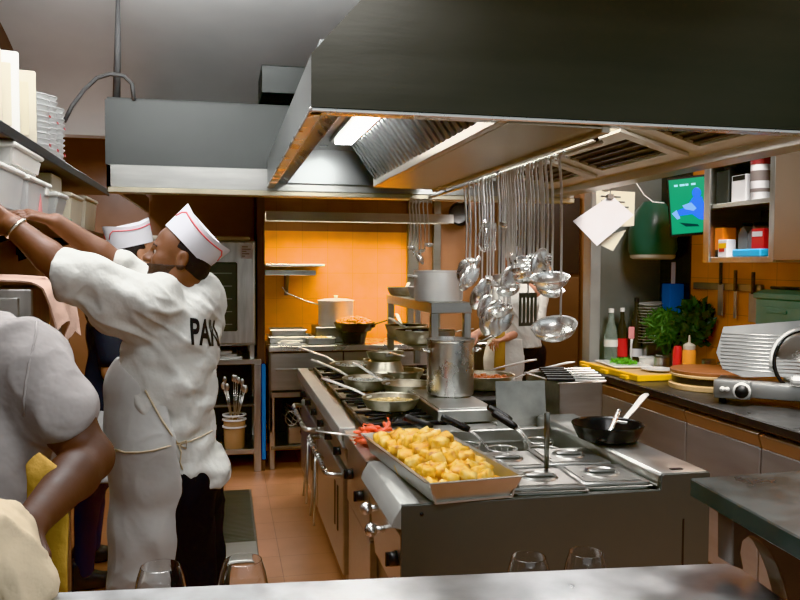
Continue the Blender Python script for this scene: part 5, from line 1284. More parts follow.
def hand(F, w, d, n, side, s=1., curl=.35, spread=.10):
    """palm and five fingers; w wrist, d finger direction, n palm normal (the way the palm looks), side +1/-1 picks the thumb side"""
    d = Vector(d).normalized(); n = Vector(n); n = (n-d*n.dot(d)).normalized(); t = d.cross(n)*side
    Q = lambda a, b, c_: w+(d*a+t*b+n*c_)*s
    for b0, b1 in ((.024, .030), (.008, .010), (-.008, -.010), (-.022, -.028)):
        F.cap(Q(.0, b0*.7, 0), Q(.088, b1, -.002), .014*s, .011*s, .014)
    F.cap(Q(.0, .02, .004), Q(.055, .03, .010), .013*s, .014*s, .014)
    for i, (b, L, r) in enumerate(((.031, .070, .0085), (.011, .080, .0088), (-.010, .074, .0083), (-.029, .056, .0075))):
        p = Q(.086, b, -.002); sp = spread*(.9-.6*i); a = .12+curl*.3; seg = (.45, .32, .25)
        for j in range(3):
            a += curl*(.75+.1*i)
            dr = (d*math.cos(a)+n*math.sin(a)+t*sp*(1-.3*j)).normalized(); q = p+dr*L*seg[j]*s
            F.cap(p, q, r*s*(1-.08*j), r*s*(.93-.10*j), .004); p = q
    p = Q(.028, .034, .008)
    for j, (L, r0, r1) in enumerate(((.040, .0125, .0105), (.030, .0105, .0095), (.022, .0095, .0075))):
        dr = (d*(.62+.12*j)+t*(.70-.28*j)+n*(.25+.12*j)).normalized(); q = p+dr*L*s; F.cap(p, q, r0*s, r1*s, .006); p = q
def paper_hat(root, P, B, s, h0, tilt, w=.084, l=.104, h=.095, cx=-.012):
    """folded paper cook's hat: oval band with a creased, boat-like top; P maps head space to the world"""
    T = lambda x, y, z: P(0, 0, h0)*0+P(*(Matrix.Rotation(tilt, 3, 'Y')@Vector((x, y, z))+Vector((cx, 0, h0))))
    n = 40; bm = bmesh.new(); rows = []
    for z, k in ((0, 1.), (.5, 1.03), (1., 1.06)):
        rows.append([bm.verts.new(T(l*k*math.cos(2*PI*a/n), w*k*math.sin(2*PI*a/n), z*h*(1+.12*math.cos(4*PI*a/n)))) for a in range(n)])
    for A, Bq in zip(rows, rows[1:]):
        for a in range(n): bm.faces.new((A[a], A[(a+1) % n], Bq[(a+1) % n], Bq[a]))
    ridge = [bm.verts.new(T(l*1.0*math.cos(2*PI*a/n), w*.30*math.sin(2*PI*a/n), h*(.93+.10*abs(math.cos(2*PI*a/n))))) for a in range(n)]
    for a in range(n): bm.faces.new((rows[2][a], rows[2][(a+1) % n], ridge[(a+1) % n], ridge[a]))
    bm.faces.new(ridge)
    bmesh.ops.recalc_face_normals(bm, faces=bm.faces)
    o = mesh_obj('paper_hat', bm, M['hat'], None, 28); o.parent = root; o.matrix_parent_inverse = root.matrix_basis.inverted()
    for sd in (1, -1):
        pts = []
        for a in range(15):
            an = R(14+ (152)*a/14)*sd; e = min(a, 14-a)/14
            zz = h*(.80 if 2 <= a <= 12 else (.45 if a in (0, 14) else .68))
            k = 1.0+.06*zz/h+.006; pts.append(T(l*k*math.cos(an), w*k*math.sin(an), zz*(1+.12*math.cos(2*an))))
        st = MB().tube(pts, .0028, 6); q = st.build('red_stripe', M['hat_red'], None); q.parent = o
    return o
def eyes(root, P, B, s):
    for y in (1, -1):
        e = MB().ball(P(.077, y*.030, .0), .0115*s, 12).build('eye', M['eye']); e.parent = root; e.matrix_parent_inverse = root.matrix_basis.inverted()
        i = MB().ball(P(.0865, y*.030, .0), .0055*s, 10).build('iris', M['hair']); i.parent = e
        b = MB().tube([P(.091, y*.012, .021), P(.092, y*.030, .027), P(.080, y*.048, .020)], .0038*s, 6).build('eyebrow', M['hair']); b.parent = root; b.matrix_parent_inverse = root.matrix_basis.inverted()
def under(root, o): o.parent = root; o.matrix_parent_inverse = root.matrix_basis.inverted(); return o
def shoe(root, x, y, rz):
    F = Field(.007); m = Matrix.Rotation(rz, 3, 'Z'); o = Vector((x, y, 0))
    Q = lambda a, b, c_: o+m@Vector((a, b, c_))
    F.chain([Q(-.07, 0, .05), Q(.03, 0, .05), Q(.13, .0, .036), Q(.17, 0, .032)], [.045, .046, .038, .028], .02).cap(Q(-.05, 0, .06), Q(-.04, 0, .12), .045, .045, .03)
    return body_mesh('shoe', F, M['shoe'], root, clip=[((0, 0, .004), (0, 0, 1))], smooth_iter=1)

# ------------------------------------------------------------------ the cook reaching for the shelf
def cook_reaching():
    root = thing('person', 'cook in white t-shirt, apron and paper hat reaching up to the shelf', 'person', (-.12, 3.02, 0))
    c = py(179, 256, 3.02); B = basis((-.97, -.07, .17), (.10, 0, 1)); s = 1.0
    F = Field(.005)
    P = head(F, c, B, s)
    nb = py(188, 300, 3.04)
    F.cap(P(-.03, 0, -.07), nb, .060, .066, .04)
    # torso core under the shirt keeps the body one continuous surface
    shL, shR = py(146, 304, 2.90), py(168, 300, 3.18)
    F.cap(nb, py(175, 360, 3.03), .07, .10, .05); F.cap(nb, shL, .06, .05, .04); F.cap(nb, shR, .06, .05, .04)
    elL, wrL = py(62, 268, 2.80), py(13, 226, 2.80)
    F.chain([shL, elL, wrL], [.055, .046, .031], .02)
    F.chain([elL, elL.lerp(wrL, .3), wrL], [.047, .048, .030], .02)
    elR, wrR = py(117, 264, 3.16), py(56, 222, 3.10)
    F.chain([shR, elR, wrR], [.05, .042, .028], .02); F.chain([elR, elR.lerp(wrR, .3), wrR], [.042, .043, .027], .02)
    hand(F, wrR, py(20, 212, 3.04)-wrR, (-.2, .3, -1), -1, 1.05, .22, .12)
    hand(F, wrL, (-.6, .25, .35), (.1, 1, -.2), 1, 1.05, .3)
    body_mesh('body', F, M['skin'], root, smooth_iter=1)
    eyes(root, P, B, s)
    # hair at the back and sides, short beard along the jaw
    H = Field(.005)
    H.ell(P(-.022, 0, .022), (.096, .0825, .100), B, .01)
    H.ell(P(-.05, 0, -.03), (.062, .066, .06), B, .03); H.cap(P(-.062, .0, -.05), P(-.06, 0, -.085), .045, .035, .02)
    H.cut(P(.085, 0, -.06), (.105, .13, .12), B, .01); H.cut(P(.075, 0, .03), (.055, .10, .075), B, .01)
    H.cut(P(.01, .084, -.018), (.034, .03, .042), B, .008); H.cut(P(.01, -.084, -.018), (.034, .03, .042), B, .008)
    body_mesh('hair', H, M['hair'], root, smooth_iter=1)
    G = Field(.004); head(G, c, B, s, .0028)
    G.cap(P(.101, .016, -.047), P(.101, -.016, -.047), .0055, None, .006)
    G.cut(P(.10, 0, -.0625), (.02, .020, .0085), B, .004)
    f_, u_ = B.col[0], B.col[2]
    body_mesh('beard', G, M['beard'], root, clip=[(P(.09, 0, -.043), tuple((-u_-f_*.12).normalized())), (P(-.028, 0, 0), tuple(f_)), (P(0, 0, -.135), tuple(u_))], smooth_iter=1)
    paper_hat(root, P, B, s, .035, R(-38), .086, .108, .100, -.020)
    # t-shirt
    T = Field(.007)
    nbk = py(196, 302, 3.06)
    T.cap(nbk, py(180, 335, 3.05), .085, .150, .06)
    T.chain([py(172, 335, 3.05), py(166, 385, 3.05), py(166, 432, 3.05), py(171, 462, 3.05)], [.158, .172, .165, .170], .05)
    T.cap(py(185, 470, 3.05), py(196, 478, 3.03), .125, .115, .06)
    T.cap(nbk, shL+Vector((.02, .02, 0)), .085, .085, .06); T.cap(nbk, shR, .08, .08, .06)
    T.cap(shL, py(64, 270, 2.80), .098, .074, .05); T.cap(py(130, 322, 2.93), py(72, 284, 2.82), .080, .055, .05)
    T.cap(shR, py(124, 268, 3.15), .075, .056, .05)
    T.ell(py(200, 470, 3.02), (.105, .11, .045), None, .04); T.ell(py(140, 472, 3.05), (.10, .12, .05), None, .04)
    hem = py(190, 486, 3.0).z
    fo = folds(.011, (22, 8, 30), (34, 9, -24), .7)
    shirt = body_mesh('t_shirt', T, M['tee'], root, clip=[((0, 0, hem), (.06, 0, 1)), (py(52, 270, 2.8), (1, .1, .12)), (py(60, 250, 2.8)+Vector((-.005, 0, 0)), (.9, 0, -.15))] , fold=fo, smooth_iter=2, crease=(.016, 1., (.55, .1, -.8), 8.))
    tr = bvh(shirt)
    # lettering wrapped round the back
    me = text_mesh('PARI', .135, .0, bold=.0035); bm = bmesh.new(); bm.from_mesh(me); bpy.data.meshes.remove(me)
    bmesh.ops.triangulate(bm, faces=bm.faces); bmesh.ops.subdivide_edges(bm, edges=[e for e in bm.edges if e.calc_length() > .02], cuts=3)
    bmesh.ops.triangulate(bm, faces=bm.faces)
    xs = [v.co.x for v in bm.verts]; xm = min(xs); axp = py(170, 330, 3.06); zc = py(205, 330, 3.0).z
    for v in bm.verts:
        st = (v.co.x-xm)*.50; an = R(-64)+st/.165; dr = Vector((math.cos(an), math.sin(an), 0))
        o = Vector((axp.x, axp.y, zc+v.co.y*.95-st*.14)); hit = tr.ray_cast(o+dr*.6, -dr)
        v.co = (hit[0]+dr*.003) if hit[0] is not None else o+dr*.17
    bmesh.ops.solidify(bm, geom=bm.faces[:], thickness=.001)
    under(shirt, mesh_obj('lettering', bm, M['black'], None, 0))
    # trousers
    L = Field(.008)
    L.ell(py(186, 470, 3.06), (.15, .15, .11), None, .05)
    for u0, yy, x1 in ((182, 2.98, -.13), (194, 3.16, -.10)):
        t0 = py(u0, 480, yy); L.chain([t0, Vector((x1-.0, yy, .50)), Vector((x1+.01, yy, .10))], [.112, .092, .078], .04)
    body_mesh('trousers', L, M['trouser'], root, clip=[((0, 0, .06), (0, 0, 1))], fold=folds(.004, (8, 6, 20), (11, 3, -14), 2), smooth_iter=2, crease=(.010, 4., (.1, .1, -1), 6.))
    shoe(root, -.13, 2.97, R(175)); shoe(root, -.10, 3.16, R(165))
    # apron over the front
    A = Field(.007)
    A.chain([py(150, 385, 3.05), py(163, 432, 3.05), py(165, 465, 3.05), py(158, 520, 3.04), py(152, 600, 3.03)], [.150, .190, .190, .165, .165], .05)
    A.cap(py(153, 392, 3.05), py(163, 432, 3.05), .160, .194, .05)
    nf = Vector((-.86, -.30, -.0)).normalized(); low = py(150, 612, 3.0).z
    apron = body_mesh('apron', A, M['apron'], root, clip=[(py(164, 455, 3.05)+Vector((0, 0, 0)), (nf.x, nf.y, -.16)), ((0, 0, low), (0, 0, 1)), (py(135, 372, 3.0), (-.60, .0, -.75))], fold=folds(.003, (9, 14, 2), (17, 11, 3), 1.2), smooth_iter=2, crease=(.008, 3., (0, .1, -1), 6.))
    ta = bvh(apron)
    def pick(u_, v_, off=.005):
        best = None
        for tt in (ta, tr):
            p = on_surface(tt, u_, v_, off)
            if p is not None and (best is None or p.y < best.y): best = p
        return best
    for path in (((116, 449), (126, 452), (140, 452), (155, 450), (168, 446), (178, 444), (190, 441), (203, 436), (211, 431)), ((146, 390), (153, 404), (162, 420), (171, 434), (178, 444)), ((178, 444), (181, 452), (180, 462), (183, 470)), ((178, 444), (186, 448), (186, 440), (178, 443))):
        pts = [q for q in (pick(*a) for a in path) if q is not None]
        if len(pts) > 1: under(apron, MB().tube(pts, .0042, 6, flat=.6).build('apron_string', M['towel_cream']))
    # watch on the near wrist
    ax = (wrL-elL).normalized(); w0 = wrL-ax*.012
    m = frame(w0, ax); b = MB().tube([m@Vector((.037*math.cos(a*PI/12), .037*math.sin(a*PI/12), 0)) for a in range(24)], .0065, 8, closed=True)
    under(root, b.build('wrist_watch', M['gold']))
cook_reaching()

# ------------------------------------------------------------------ the cook behind him, facing the other way
def cook_behind():
    root = thing('person', 'cook in dark top and paper hat standing behind the reaching cook', 'person', (-.52, 4.15, 0))
    Y = 4.05
    c = py(137, 254, Y); B = basis((.85, .45, .12), (-.12, 0, 1))
    F = Field(.006); P = head(F, c, B, 1.0)
    nb = py(128, 290, Y+.02); F.cap(P(-.03, 0, -.06), nb, .058, .064, .04)
    sA, sB = py(104, 312, Y-.16), py(138, 308, Y+.18)
    F.cap(nb, py(118, 370, Y), .07, .11, .05); F.cap(nb, sA, .055, .05, .04); F.cap(nb, sB, .055, .05, .04)
    eA, wA = py(112, 372, Y-.18), py(142, 392, Y-.05)
    F.chain([sA, eA, wA], [.052, .042, .028], .02); hand(F, wA, (.9, .2, -.1), (0, .3, -1), 1, 1, .4)
    eB, wB = py(150, 370, Y+.24), py(175, 385, Y+.15)
    F.chain([sB, eB, wB], [.052, .042, .028], .02); hand(F, wB, (.9, -.2, -.1), (0, -.3, -1), -1, 1, .4)
    body_mesh('body', F, M['skin_mid'], root, smooth_iter=1); eyes(root, P, B, 1.)
    H = Field(.006); H.ell(P(-.022, 0, .022), (.096, .0825, .100), B, .01); H.ell(P(-.05, 0, -.03), (.062, .068, .062), B, .03)
    H.cut(P(.09, 0, -.06), (.095, .13, .12), B, .01); H.cut(P(.075, 0, .03), (.055, .10, .075), B, .01)
    for y in (1, -1): H.cut(P(.006, y*.084, -.02), (.030, .03, .036), B, .008)
    body_mesh('hair', H, M['hair'], root, smooth_iter=1)
    paper_hat(root, P, B, 1., .040, R(-6), .086, .106, .105, -.02)
    T = Field(.008); T.cap(nb, py(120, 330, Y), .08, .14, .06); T.chain([py(120, 330, Y), py(116, 400, Y), py(116, 440, Y)], [.145, .15, .155], .05)
    T.cap(nb, sA, .07, .072, .05); T.cap(nb, sB, .07, .072, .05); T.cap(sA, sA.lerp(eA, .75), .075, .062, .04); T.cap(sB, sB.lerp(eB, .75), .075, .062, .04)
    body_mesh('t_shirt', T, M['dark_top'], root, clip=[((0, 0, py(116, 432, Y).z), (0, 0, 1))], fold=folds(.006, (14, 6, 22), (22, 9, -20), .3))
    A = Field(.008); A.chain([py(117, 380, Y), py(117, 430, Y), py(116, 480, Y), py(114, 500, Y)], [.150, .168, .165, .16], .05)
    body_mesh('apron', A, M['apron'], root, clip=[(py(104, 420, Y-.06), (.5, -.75, -.35)), ((0, 0, py(116, 474, Y).z), (0, 0, 1))], fold=folds(.004, (9, 14, 2), (17, 11, 3), 2.2))
    L = Field(.008); L.ell(py(116, 440, Y), (.14, .14, .11), None, .05)
    for x1, yy in ((-.70, Y+.15), (-.72, Y+.52)): L.chain([py(112, 450, Y+.05+(yy-Y)*.3), Vector((x1+.03, yy, .5)), Vector((x1, yy+.03, .09))], [.10, .064, .046], .04)
    body_mesh('trousers', L, cloth_mat('pale_blue_trousers', (.07, .08, .11), .2, 8), root, clip=[((0, 0, .06), (0, 0, 1))], fold=folds(.004, seed=1.))
    shoe(root, -.70, Y+.18, R(10)); shoe(root, -.72, Y+.55, R(15))
cook_behind()

# ------------------------------------------------------------------ the cook past the ladles
def cook_far():
    Y = 6.05
    root = thing('person', 'cook in white tunic with mustard towel working behind the hanging ladles', 'person', (2.25, Y, 0))
    c = py(514, 263, Y); B = basis((-.80, -.55, -.35), (-.25, -.15, 1))
    F = Field(.007); P = head(F, c, B, .98)
    nb = py(518, 284, Y+.03); F.cap(P(-.03, 0, -.06), nb, .056, .06, .04)
    sA, sB = py(500, 295, Y-.10), py(540, 296, Y+.16)
    F.cap(nb, py(518, 330, Y), .07, .11, .05); F.cap(nb, sA, .055, .05, .04); F.cap(nb, sB, .055, .05, .04)
    eA, wA = py(494, 325, Y-.24), py(477, 334, Y-.30); F.chain([sA, eA, wA], [.05, .042, .029], .02); hand(F, wA, (-.8, -.2, -.25), (.1, .2, -1), 1, 1.05, .55)
    eB, wB = py(538, 326, Y+.05), py(505, 338, Y-.2); F.chain([sB, eB, wB], [.05, .042, .029], .02); hand(F, wB, (-.8, -.3, -.2), (-.1, 0, -1), -1, 1.05, .55)
    body_mesh('body', F, M['skin_light'], root, smooth_iter=1); eyes(root, P, B, .98)
    H = Field(.007); H.ell(P(-.02, 0, .03), (.10, .083, .098), B, .01); H.ell(P(-.05, 0, -.02), (.06, .068, .06), B, .03); H.cut(P(.09, 0, -.05), (.095, .13, .12), B, .01); H.cut(P(.08, 0, .03), (.05, .10, .07), B, .01)
    body_mesh('hair', H, M['hair'], root, smooth_iter=1)
    T = Field(.008); T.cap(nb, py(518, 305, Y), .075, .15, .06); T.chain([py(518, 305, Y), py(518, 332, Y), py(518, 352, Y)], [.155, .16, .19], .05)
    T.cap(sA, sA.lerp(eA, .8), .072, .058, .04); T.cap(sB, sB.lerp(eB, .9), .072, .058, .04)
    body_mesh('tunic', T, M['tee'], root, clip=[((0, 0, py(520, 346, Y).z), (.0, 0, 1))], fold=folds(.006, (16, 6, 12), (22, 9, -10), .9), crease=(.012, 5., (.1, .1, -1), 8.))
    L = Field(.009); L.ell(py(520, 345, Y), (.15, .14, .12), None, .05)
    for du, yy in ((508, Y-.04), (534, Y+.10)): p = py(du, 352, yy); L.chain([p, Vector((p.x, yy, .5)), Vector((p.x, yy, .09))], [.10, .085, .065], .04)
    body_mesh('trousers', L, M['trouser'], root, clip=[((0, 0, .06), (0, 0, 1))], fold=folds(.004, seed=1.))
    for du, yy in ((508, Y-.04), (534, Y+.10)): p = py(du, 352, yy); shoe(root, p.x-.03, yy-.03, R(205))
    A = Field(.008); A.chain([py(510, 330, Y-.01), py(508, 360, Y-.01), py(506, 420, Y-.01)], [.165, .185, .16], .05)
    body_mesh('apron', A, M['tee'], root, clip=[(py(511, 350, Y-.08), (-.80, -.55, 0)), ((0, 0, .45), (0, 0, 1)), ((0, 0, 1.08), (0, 0, -1))], fold=folds(.003, (9, 14, 2), (17, 11, 3), 2.2))
    p = py(500, 328, Y-.20); b = MB()
    b.tube([p+Vector((0, 0, .03)), p+Vector((0, -.01, -.05)), p+Vector((-.005, -.012, -.32))], [.03, .04, .045], 12, flat=.35, up=(0, 1, 0))
    under(root, b.build('waist_towel', M['towel_yellow']))
    tag(MB().tube([py(470, 345, Y-.36), py(484, 340, Y-.36), py(497, 334, Y-.36)], [.008, .010, .010], 8).build('pan_handle_tool', M['steel_dark']), 'dark tool handle in the hand of the far cook', 'utensil')
cook_far()

# ------------------------------------------------------------------ the server at the pass, cropped by the frame
def server():
    root = thing('person', 'person in greyish white t-shirt with bent dark arm at the pass', 'person', (-.62, 2.02, 0))
    c = Vector((-.66, 2.02, 1.71)); B = basis((.15, -1, -.25), (0, -.15, 1))
    F = Field(.006); P = head(F, c, B, 1.)
    nb = Vector((-.68, 2.05, 1.52)); F.cap(P(-.03, 0, -.06), nb, .06, .066, .04)
    sL, sR = py(28, 364, 2.0), Vector((-.84, 2.08, 1.44))
    eL, wL = py(90, 458, 1.93), py(30, 524, 1.66)
    F.cap(nb, Vector((-.62, 2.05, 1.25)), .07, .12, .05); F.cap(nb, sL, .06, .055, .05); F.cap(nb, sR, .06, .055, .05)
    F.chain([sL, sL.lerp(eL, .55), eL], [.062, .062, .050], .03); F.chain([eL, eL.lerp(wL, .3), wL], [.052, .052, .034], .02)
    hand(F, wL, py(0, 556, 1.58)-wL, (.1, .4, -1), 1, 1.05, .5)
    eR, wR = Vector((-.92, 1.95, 1.16)), Vector((-.76, 1.70, 1.08)); F.chain([sR, eR, wR], [.06, .048, .032], .02); hand(F, wR, (.7, -.5, -.1), (-.1, .3, -1), -1, 1.05, .5)
    body_mesh('body', F, M['skin_dark'], root, smooth_iter=2); eyes(root, P, B, 1.)
    H = Field(.007); H.ell(P(-.02, 0, .03), (.10, .083, .098), B, .01); H.ell(P(-.05, 0, -.02), (.06, .068, .06), B, .03); H.cut(P(.09, 0, -.05), (.095, .13, .12), B, .01); H.cut(P(.08, 0, .03), (.05, .10, .07), B, .01)
    body_mesh('hair', H, M['hair'], root, smooth_iter=1)
    T = Field(.007)
    T.cap(nb+Vector((0, 0, -.03)), Vector((-.645, 2.05, 1.34)), .08, .17, .06); T.chain([Vector((-.64, 2.05, 1.34)), Vector((-.58, 2.05, 1.18)), Vector((-.57, 2.05, .98))], [.175, .175, .18], .05, ((0, 1, 0), 1.2))
    T.cap(nb+Vector((.03, 0, -.02)), sL, .072, .074, .06); T.cap(nb+Vector((-.03, 0, -.02)), sR, .075, .084, .06)
    e2 = sL.lerp(eL, .50); T.cap(sL, e2, .078, .080, .05); T.cap(sR, sR.lerp(eR, .6), .085, .076, .05)
    dL = (eL-sL).normalized(); dR = (eR-sR).normalized()
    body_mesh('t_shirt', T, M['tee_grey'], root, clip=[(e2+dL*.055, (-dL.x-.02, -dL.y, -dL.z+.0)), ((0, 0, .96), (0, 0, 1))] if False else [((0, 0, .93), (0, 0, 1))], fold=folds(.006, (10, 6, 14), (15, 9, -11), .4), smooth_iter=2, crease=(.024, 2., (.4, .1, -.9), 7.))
    ts = bvh([o for o in root.children if o.name.startswith('t_shirt')][0])
    pts = [q for q in (on_surface(ts, u_, v_, .001) for u_, v_ in ((36, 322), (36, 334), (33, 348), (29, 364), (26, 382), (24, 400), (24, 416))) if q is not None]
    if len(pts) > 2: under(root, MB().tube(pts, .0028, 6).build('sleeve_seam', M['tee_grey']))
    A = Field(.008); A.chain([Vector((-.575, 2.03, 1.1)), Vector((-.57, 2.03, .9)), Vector((-.57, 2.03, .5))], [.19, .195, .185], .05)
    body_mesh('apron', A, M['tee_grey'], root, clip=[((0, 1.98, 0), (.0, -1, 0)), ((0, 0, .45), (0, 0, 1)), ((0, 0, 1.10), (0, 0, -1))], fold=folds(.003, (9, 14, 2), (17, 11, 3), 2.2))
    L = Field(.009); L.ell(Vector((-.58, 2.06, .92)), (.16, .14, .12), None, .05)
    for x in (-.68, -.48): L.chain([Vector((x, 2.06, .88)), Vector((x, 2.06, .5)), Vector((x, 2.07, .09))], [.10, .085, .065], .04)
    body_mesh('trousers', L, M['trouser'], root, clip=[((0, 0, .06), (0, 0, 1))], fold=folds(.004, seed=1.))
    for x in (-.68, -.48): shoe(root, x, 2.02, R(-90))
    # mustard towel tucked at the waist
    p = py(45, 476, 1.80); b = MB(); q = py(53, 600, 1.80)
    b.tube([p+Vector((-.03, .03, .03)), p, p.lerp(q, .35), p.lerp(q, .7), q+Vector((0, 0, -.05))], [.02, .042, .048, .038, .034], 16, flat=.35, up=(0, 1, 0))
    under(root, b.build('waist_towel', M['towel_yellow']))
server()
# ------------------------------------------------------------------ the pass in front of the camera
PZ = 1.05
A_, B_, D_ = pz(-60, 597, PZ), pz(728, 562, PZ), pz(790, 606, PZ)
dirc = (D_-B_).normalized()
near = B_+dirc*.75
poly = [(A_.x-.4, A_.y+.036), (B_.x-.03, B_.y), (B_.x-.008, B_.y-.006), (B_.x+.006, B_.y-.03), (near.x, near.y), (A_.x-.4, near.y)]
ps = thing('pass_counter', 'bright scuffed steel pass counter along the bottom edge', 'counter', (0, 0, 0))
child(ps, 'top', MB().prism(poly, 'z', PZ-.035, PZ, .003), M['pass_steel'])
child(ps, 'front_panel', MB().box(-1.2, .95, 1.00, 1.06, 0, PZ-.035), M['steel_dark'])
child(ps, 'under_shelf', MB().box(-.24, .98, 1.06, 1.72, .832, .849, .004), M['steel'])
for x in (-.22, .96): child(ps, 'shelf_bracket', MB().box(x-.01, x+.01, 1.06, 1.70, .77, .832), M['steel_dark'])
# wine glasses on the shelf behind the pass
def glass(u_, v_, label, first=[None]):
    if first[0] is None:
        t = thing('wine_glass', label, 'glass', group='wine glasses behind the pass')
        o = [(0, .0), (.034, .0), (.035, .002), (.006, .006), (.0045, .012), (.0042, .085), (.010, .095), (.034, .112), (.049, .140), (.050, .160), (.044, .190), (.037, .212)]
        i = [(.0358, .212), (.0428, .190), (.0488, .160), (.0478, .140), (.033, .1135), (.010, .099), (0, .0975)]
        child(t, 'bowl', MB().lathe(o[6:]+i, 40), M['glass'])
        child(t, 'stem', MB().lathe(o[:7]+[(0, .095)], 28), M['glass'])
        first[0] = t
    else: t = dup(first[0], Matrix.Identity(4), label)
    d = ray(u_, v_); y = 1.60 if u_ < 400 else 1.535; p = Vector((d.x*y/d.y, y, .8495)); t.matrix_basis = TR(p, 0, 0, 0, 1.0 if u_ < 400 else .94)
glass(160, 560, 'wine glass behind the pass in front of the black trousers')
glass(243, 560, 'wine glass behind the pass over the floor drain')
glass(529, 558, 'wine glass behind the pass, first of the two by the island end')
glass(586, 558, 'wine glass behind the pass beside the dark marble ledge')
# dark marble ledge on its bracket
SZ = 1.215
a, b_ = pz(690, 478, SZ), pz(806, 541, SZ)
ml = thing('marble_ledge', 'dark green marble ledge raised above the pass on a steel bracket', 'ledge', (0, 0, 0))
dv = (b_-a).normalized(); c0 = a+dv*.75
child(ml, 'slab', MB().prism([(a.x, a.y), (2.05, a.y+.03), (2.05, c0.y), (c0.x, c0.y)], 'z', SZ-.038, SZ, .003), M['marble'])
def on_y(u_, v_, y): return py(u_, v_, y)
yb = 1.33
outer = [(733, 520), (733, 566), (744, 570), (741, 553), (743, 541), (750, 536), (758, 539), (768, 548), (776, 562), (783, 580), (790, 606), (812, 606), (804, 575), (796, 540)]
P3 = [py(u_, v_, yb) for u_, v_ in outer]
top = SZ-.039
P2 = [(p.x, min(p.z, top) if i not in (0, len(P3)-1) else top) for i, p in enumerate(P3)]
child(ml, 'bracket', MB().prism(P2, 'y', yb, yb+.05, .002), M['dark_bracket'])
child(ml, 'support_rail', MB().box(a.x+.04, 2.0, yb-.02, yb+.07, top-.03, top+.001), M['dark_bracket'])
# cream cloth in the server's hands
Fc = Field(.006)
cpts = [(-20, 535, 1.52), (-4, 537, 1.53), (8, 554, 1.53), (17, 574, 1.53), (24, 594, 1.55), (28, 610, 1.56)]
cp = [py(*q) for q in cpts]
Fc.chain(cp, [.05, .045, .04, .04, .04, .035], .03); Fc.chain([py(-30, 552, 1.50), py(-6, 572, 1.50), py(15, 590, 1.52), py(10, 620, 1.53)], [.05, .055, .05, .045], .04)
o = body_mesh('cream_cloth', Fc, M['towel_cream'], None, fold=folds(.010, (40, 12, 30), (60, 20, -25), .5), smooth_iter=1, crease=(.05, 6., (.45, .1, -.8), 11.))
tag(o, 'crumpled cream cloth held over the pass by the dark-armed person', 'cloth')
p = py(3, 514, 1.70); tag(MB().box(p.x-.05, p.x+.02, p.y-.02, p.y+.02, p.z-.05, p.z+.012, .005).build('green_box', M['green_enamel']), 'small dark green box just above the cream cloth', 'box')

# ------------------------------------------------------------------ left wall shelves
SX = -.75
up = thing('wall_shelf', 'long dark upper wall shelf of plastic containers', 'shelf', (0, 0, 0))
child(up, 'board', MB().box(XL+.002, SX, 2.55, 5.6, 2.10, 2.13, .004), M['brown_dark'])
child(up, 'edge_strip', MB().box(SX, SX+.012, 2.55, 5.6, 2.095, 2.135, .002), M['black'])
lo_ = thing('wall_shelf', 'lower dark wall shelf the cook is reaching to', 'shelf', (0, 0, 0))
child(lo_, 'board', MB().box(XL+.002, SX, 2.55, 6.0, 1.815, 1.84, .004), M['brown_dark'])
for y in (2.6, 4.2, 5.55): child(lo_, 'bracket', MB().box(XL+.002, XL+.03, y-.015, y+.015, 1.70, 2.3).prism([(XL+.01, 1.815), (SX-.12, 1.815), (XL+.01, 1.66)], 'y', y-.01, y+.01), M['black'])
zu, zl_ = 2.1305, 1.8405
def tub(label, x0, x1, y0, y1, z, h, body, lid, name='plastic_tub', cat='container', taper=.012, liph=.02):
    t = thing(name, label, cat, ((x0+x1)/2, (y0+y1)/2, z)); w, d = (x1-x0)/2, (y1-y0)/2
    b = bmesh.new(); pts = lambda k, z_: [b.verts.new(((w-k)*sx, (d-k)*sy, z_)) for sx, sy in ((-1, -1), (1, -1), (1, 1), (-1, 1))]
    r0, r1 = pts(taper, 0), pts(0, h-liph)
    b.faces.new(r0[::-1]); b.faces.new(r1)
    for i in range(4): b.faces.new((r0[i], r0[(i+1) % 4], r1[(i+1) % 4], r1[i]))
    bmesh.ops.bevel(b, geom=b.edges[:], offset=.008, segments=2, affect='EDGES')
    child(t, 'body', MB().add(b), body)
    if lid: child(t, 'lid', MB().box(-w-.008, w+.008, -d-.008, d+.008, h-liph, h, .006).box(-w+.012, w-.012, -d+.012, d-.012, h, h+.006, .003), lid)
    return t
# cream lids and trays standing on edge on the upper shelf
for i, (x0, x1, y, h, th, lb, rx) in enumerate(((-1.10, -.80, 3.22, .33, .05, 'cream tray standing on edge at the near end of the upper shelf', 8), (-1.03, -.775, 3.38, .35, .045, 'pale lid standing on edge, second on the upper shelf', 5), (-1.06, -.765, 3.62, .33, .10, 'large cream container standing on edge beside the cup stacks', 4))):
    w_ = (x1-x0)/2
    t = thing('upright_tray', lb, 'tray', ((x0+x1)/2, y, zu), group='cream trays standing on the upper shelf')
    child(t, 'tray', MB().box(-w_+.02, w_-.02, -.004, th, .02, h-.02, .016, None, 3), M['cream'])
    child(t, 'rim', MB().box(-w_, w_, -.018, .006, 0, h, .009, None, 2), M['white'] if i == 1 else M['cream'])
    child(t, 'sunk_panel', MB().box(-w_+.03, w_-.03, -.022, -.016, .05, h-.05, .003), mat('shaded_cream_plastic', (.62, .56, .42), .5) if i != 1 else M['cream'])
    t.matrix_basis = TR(((x0+x1)/2, y, zu)) @ Matrix.Rotation(R(16), 4, 'Z') @ Matrix.Rotation(R(-rx), 4, 'X')
k = 0
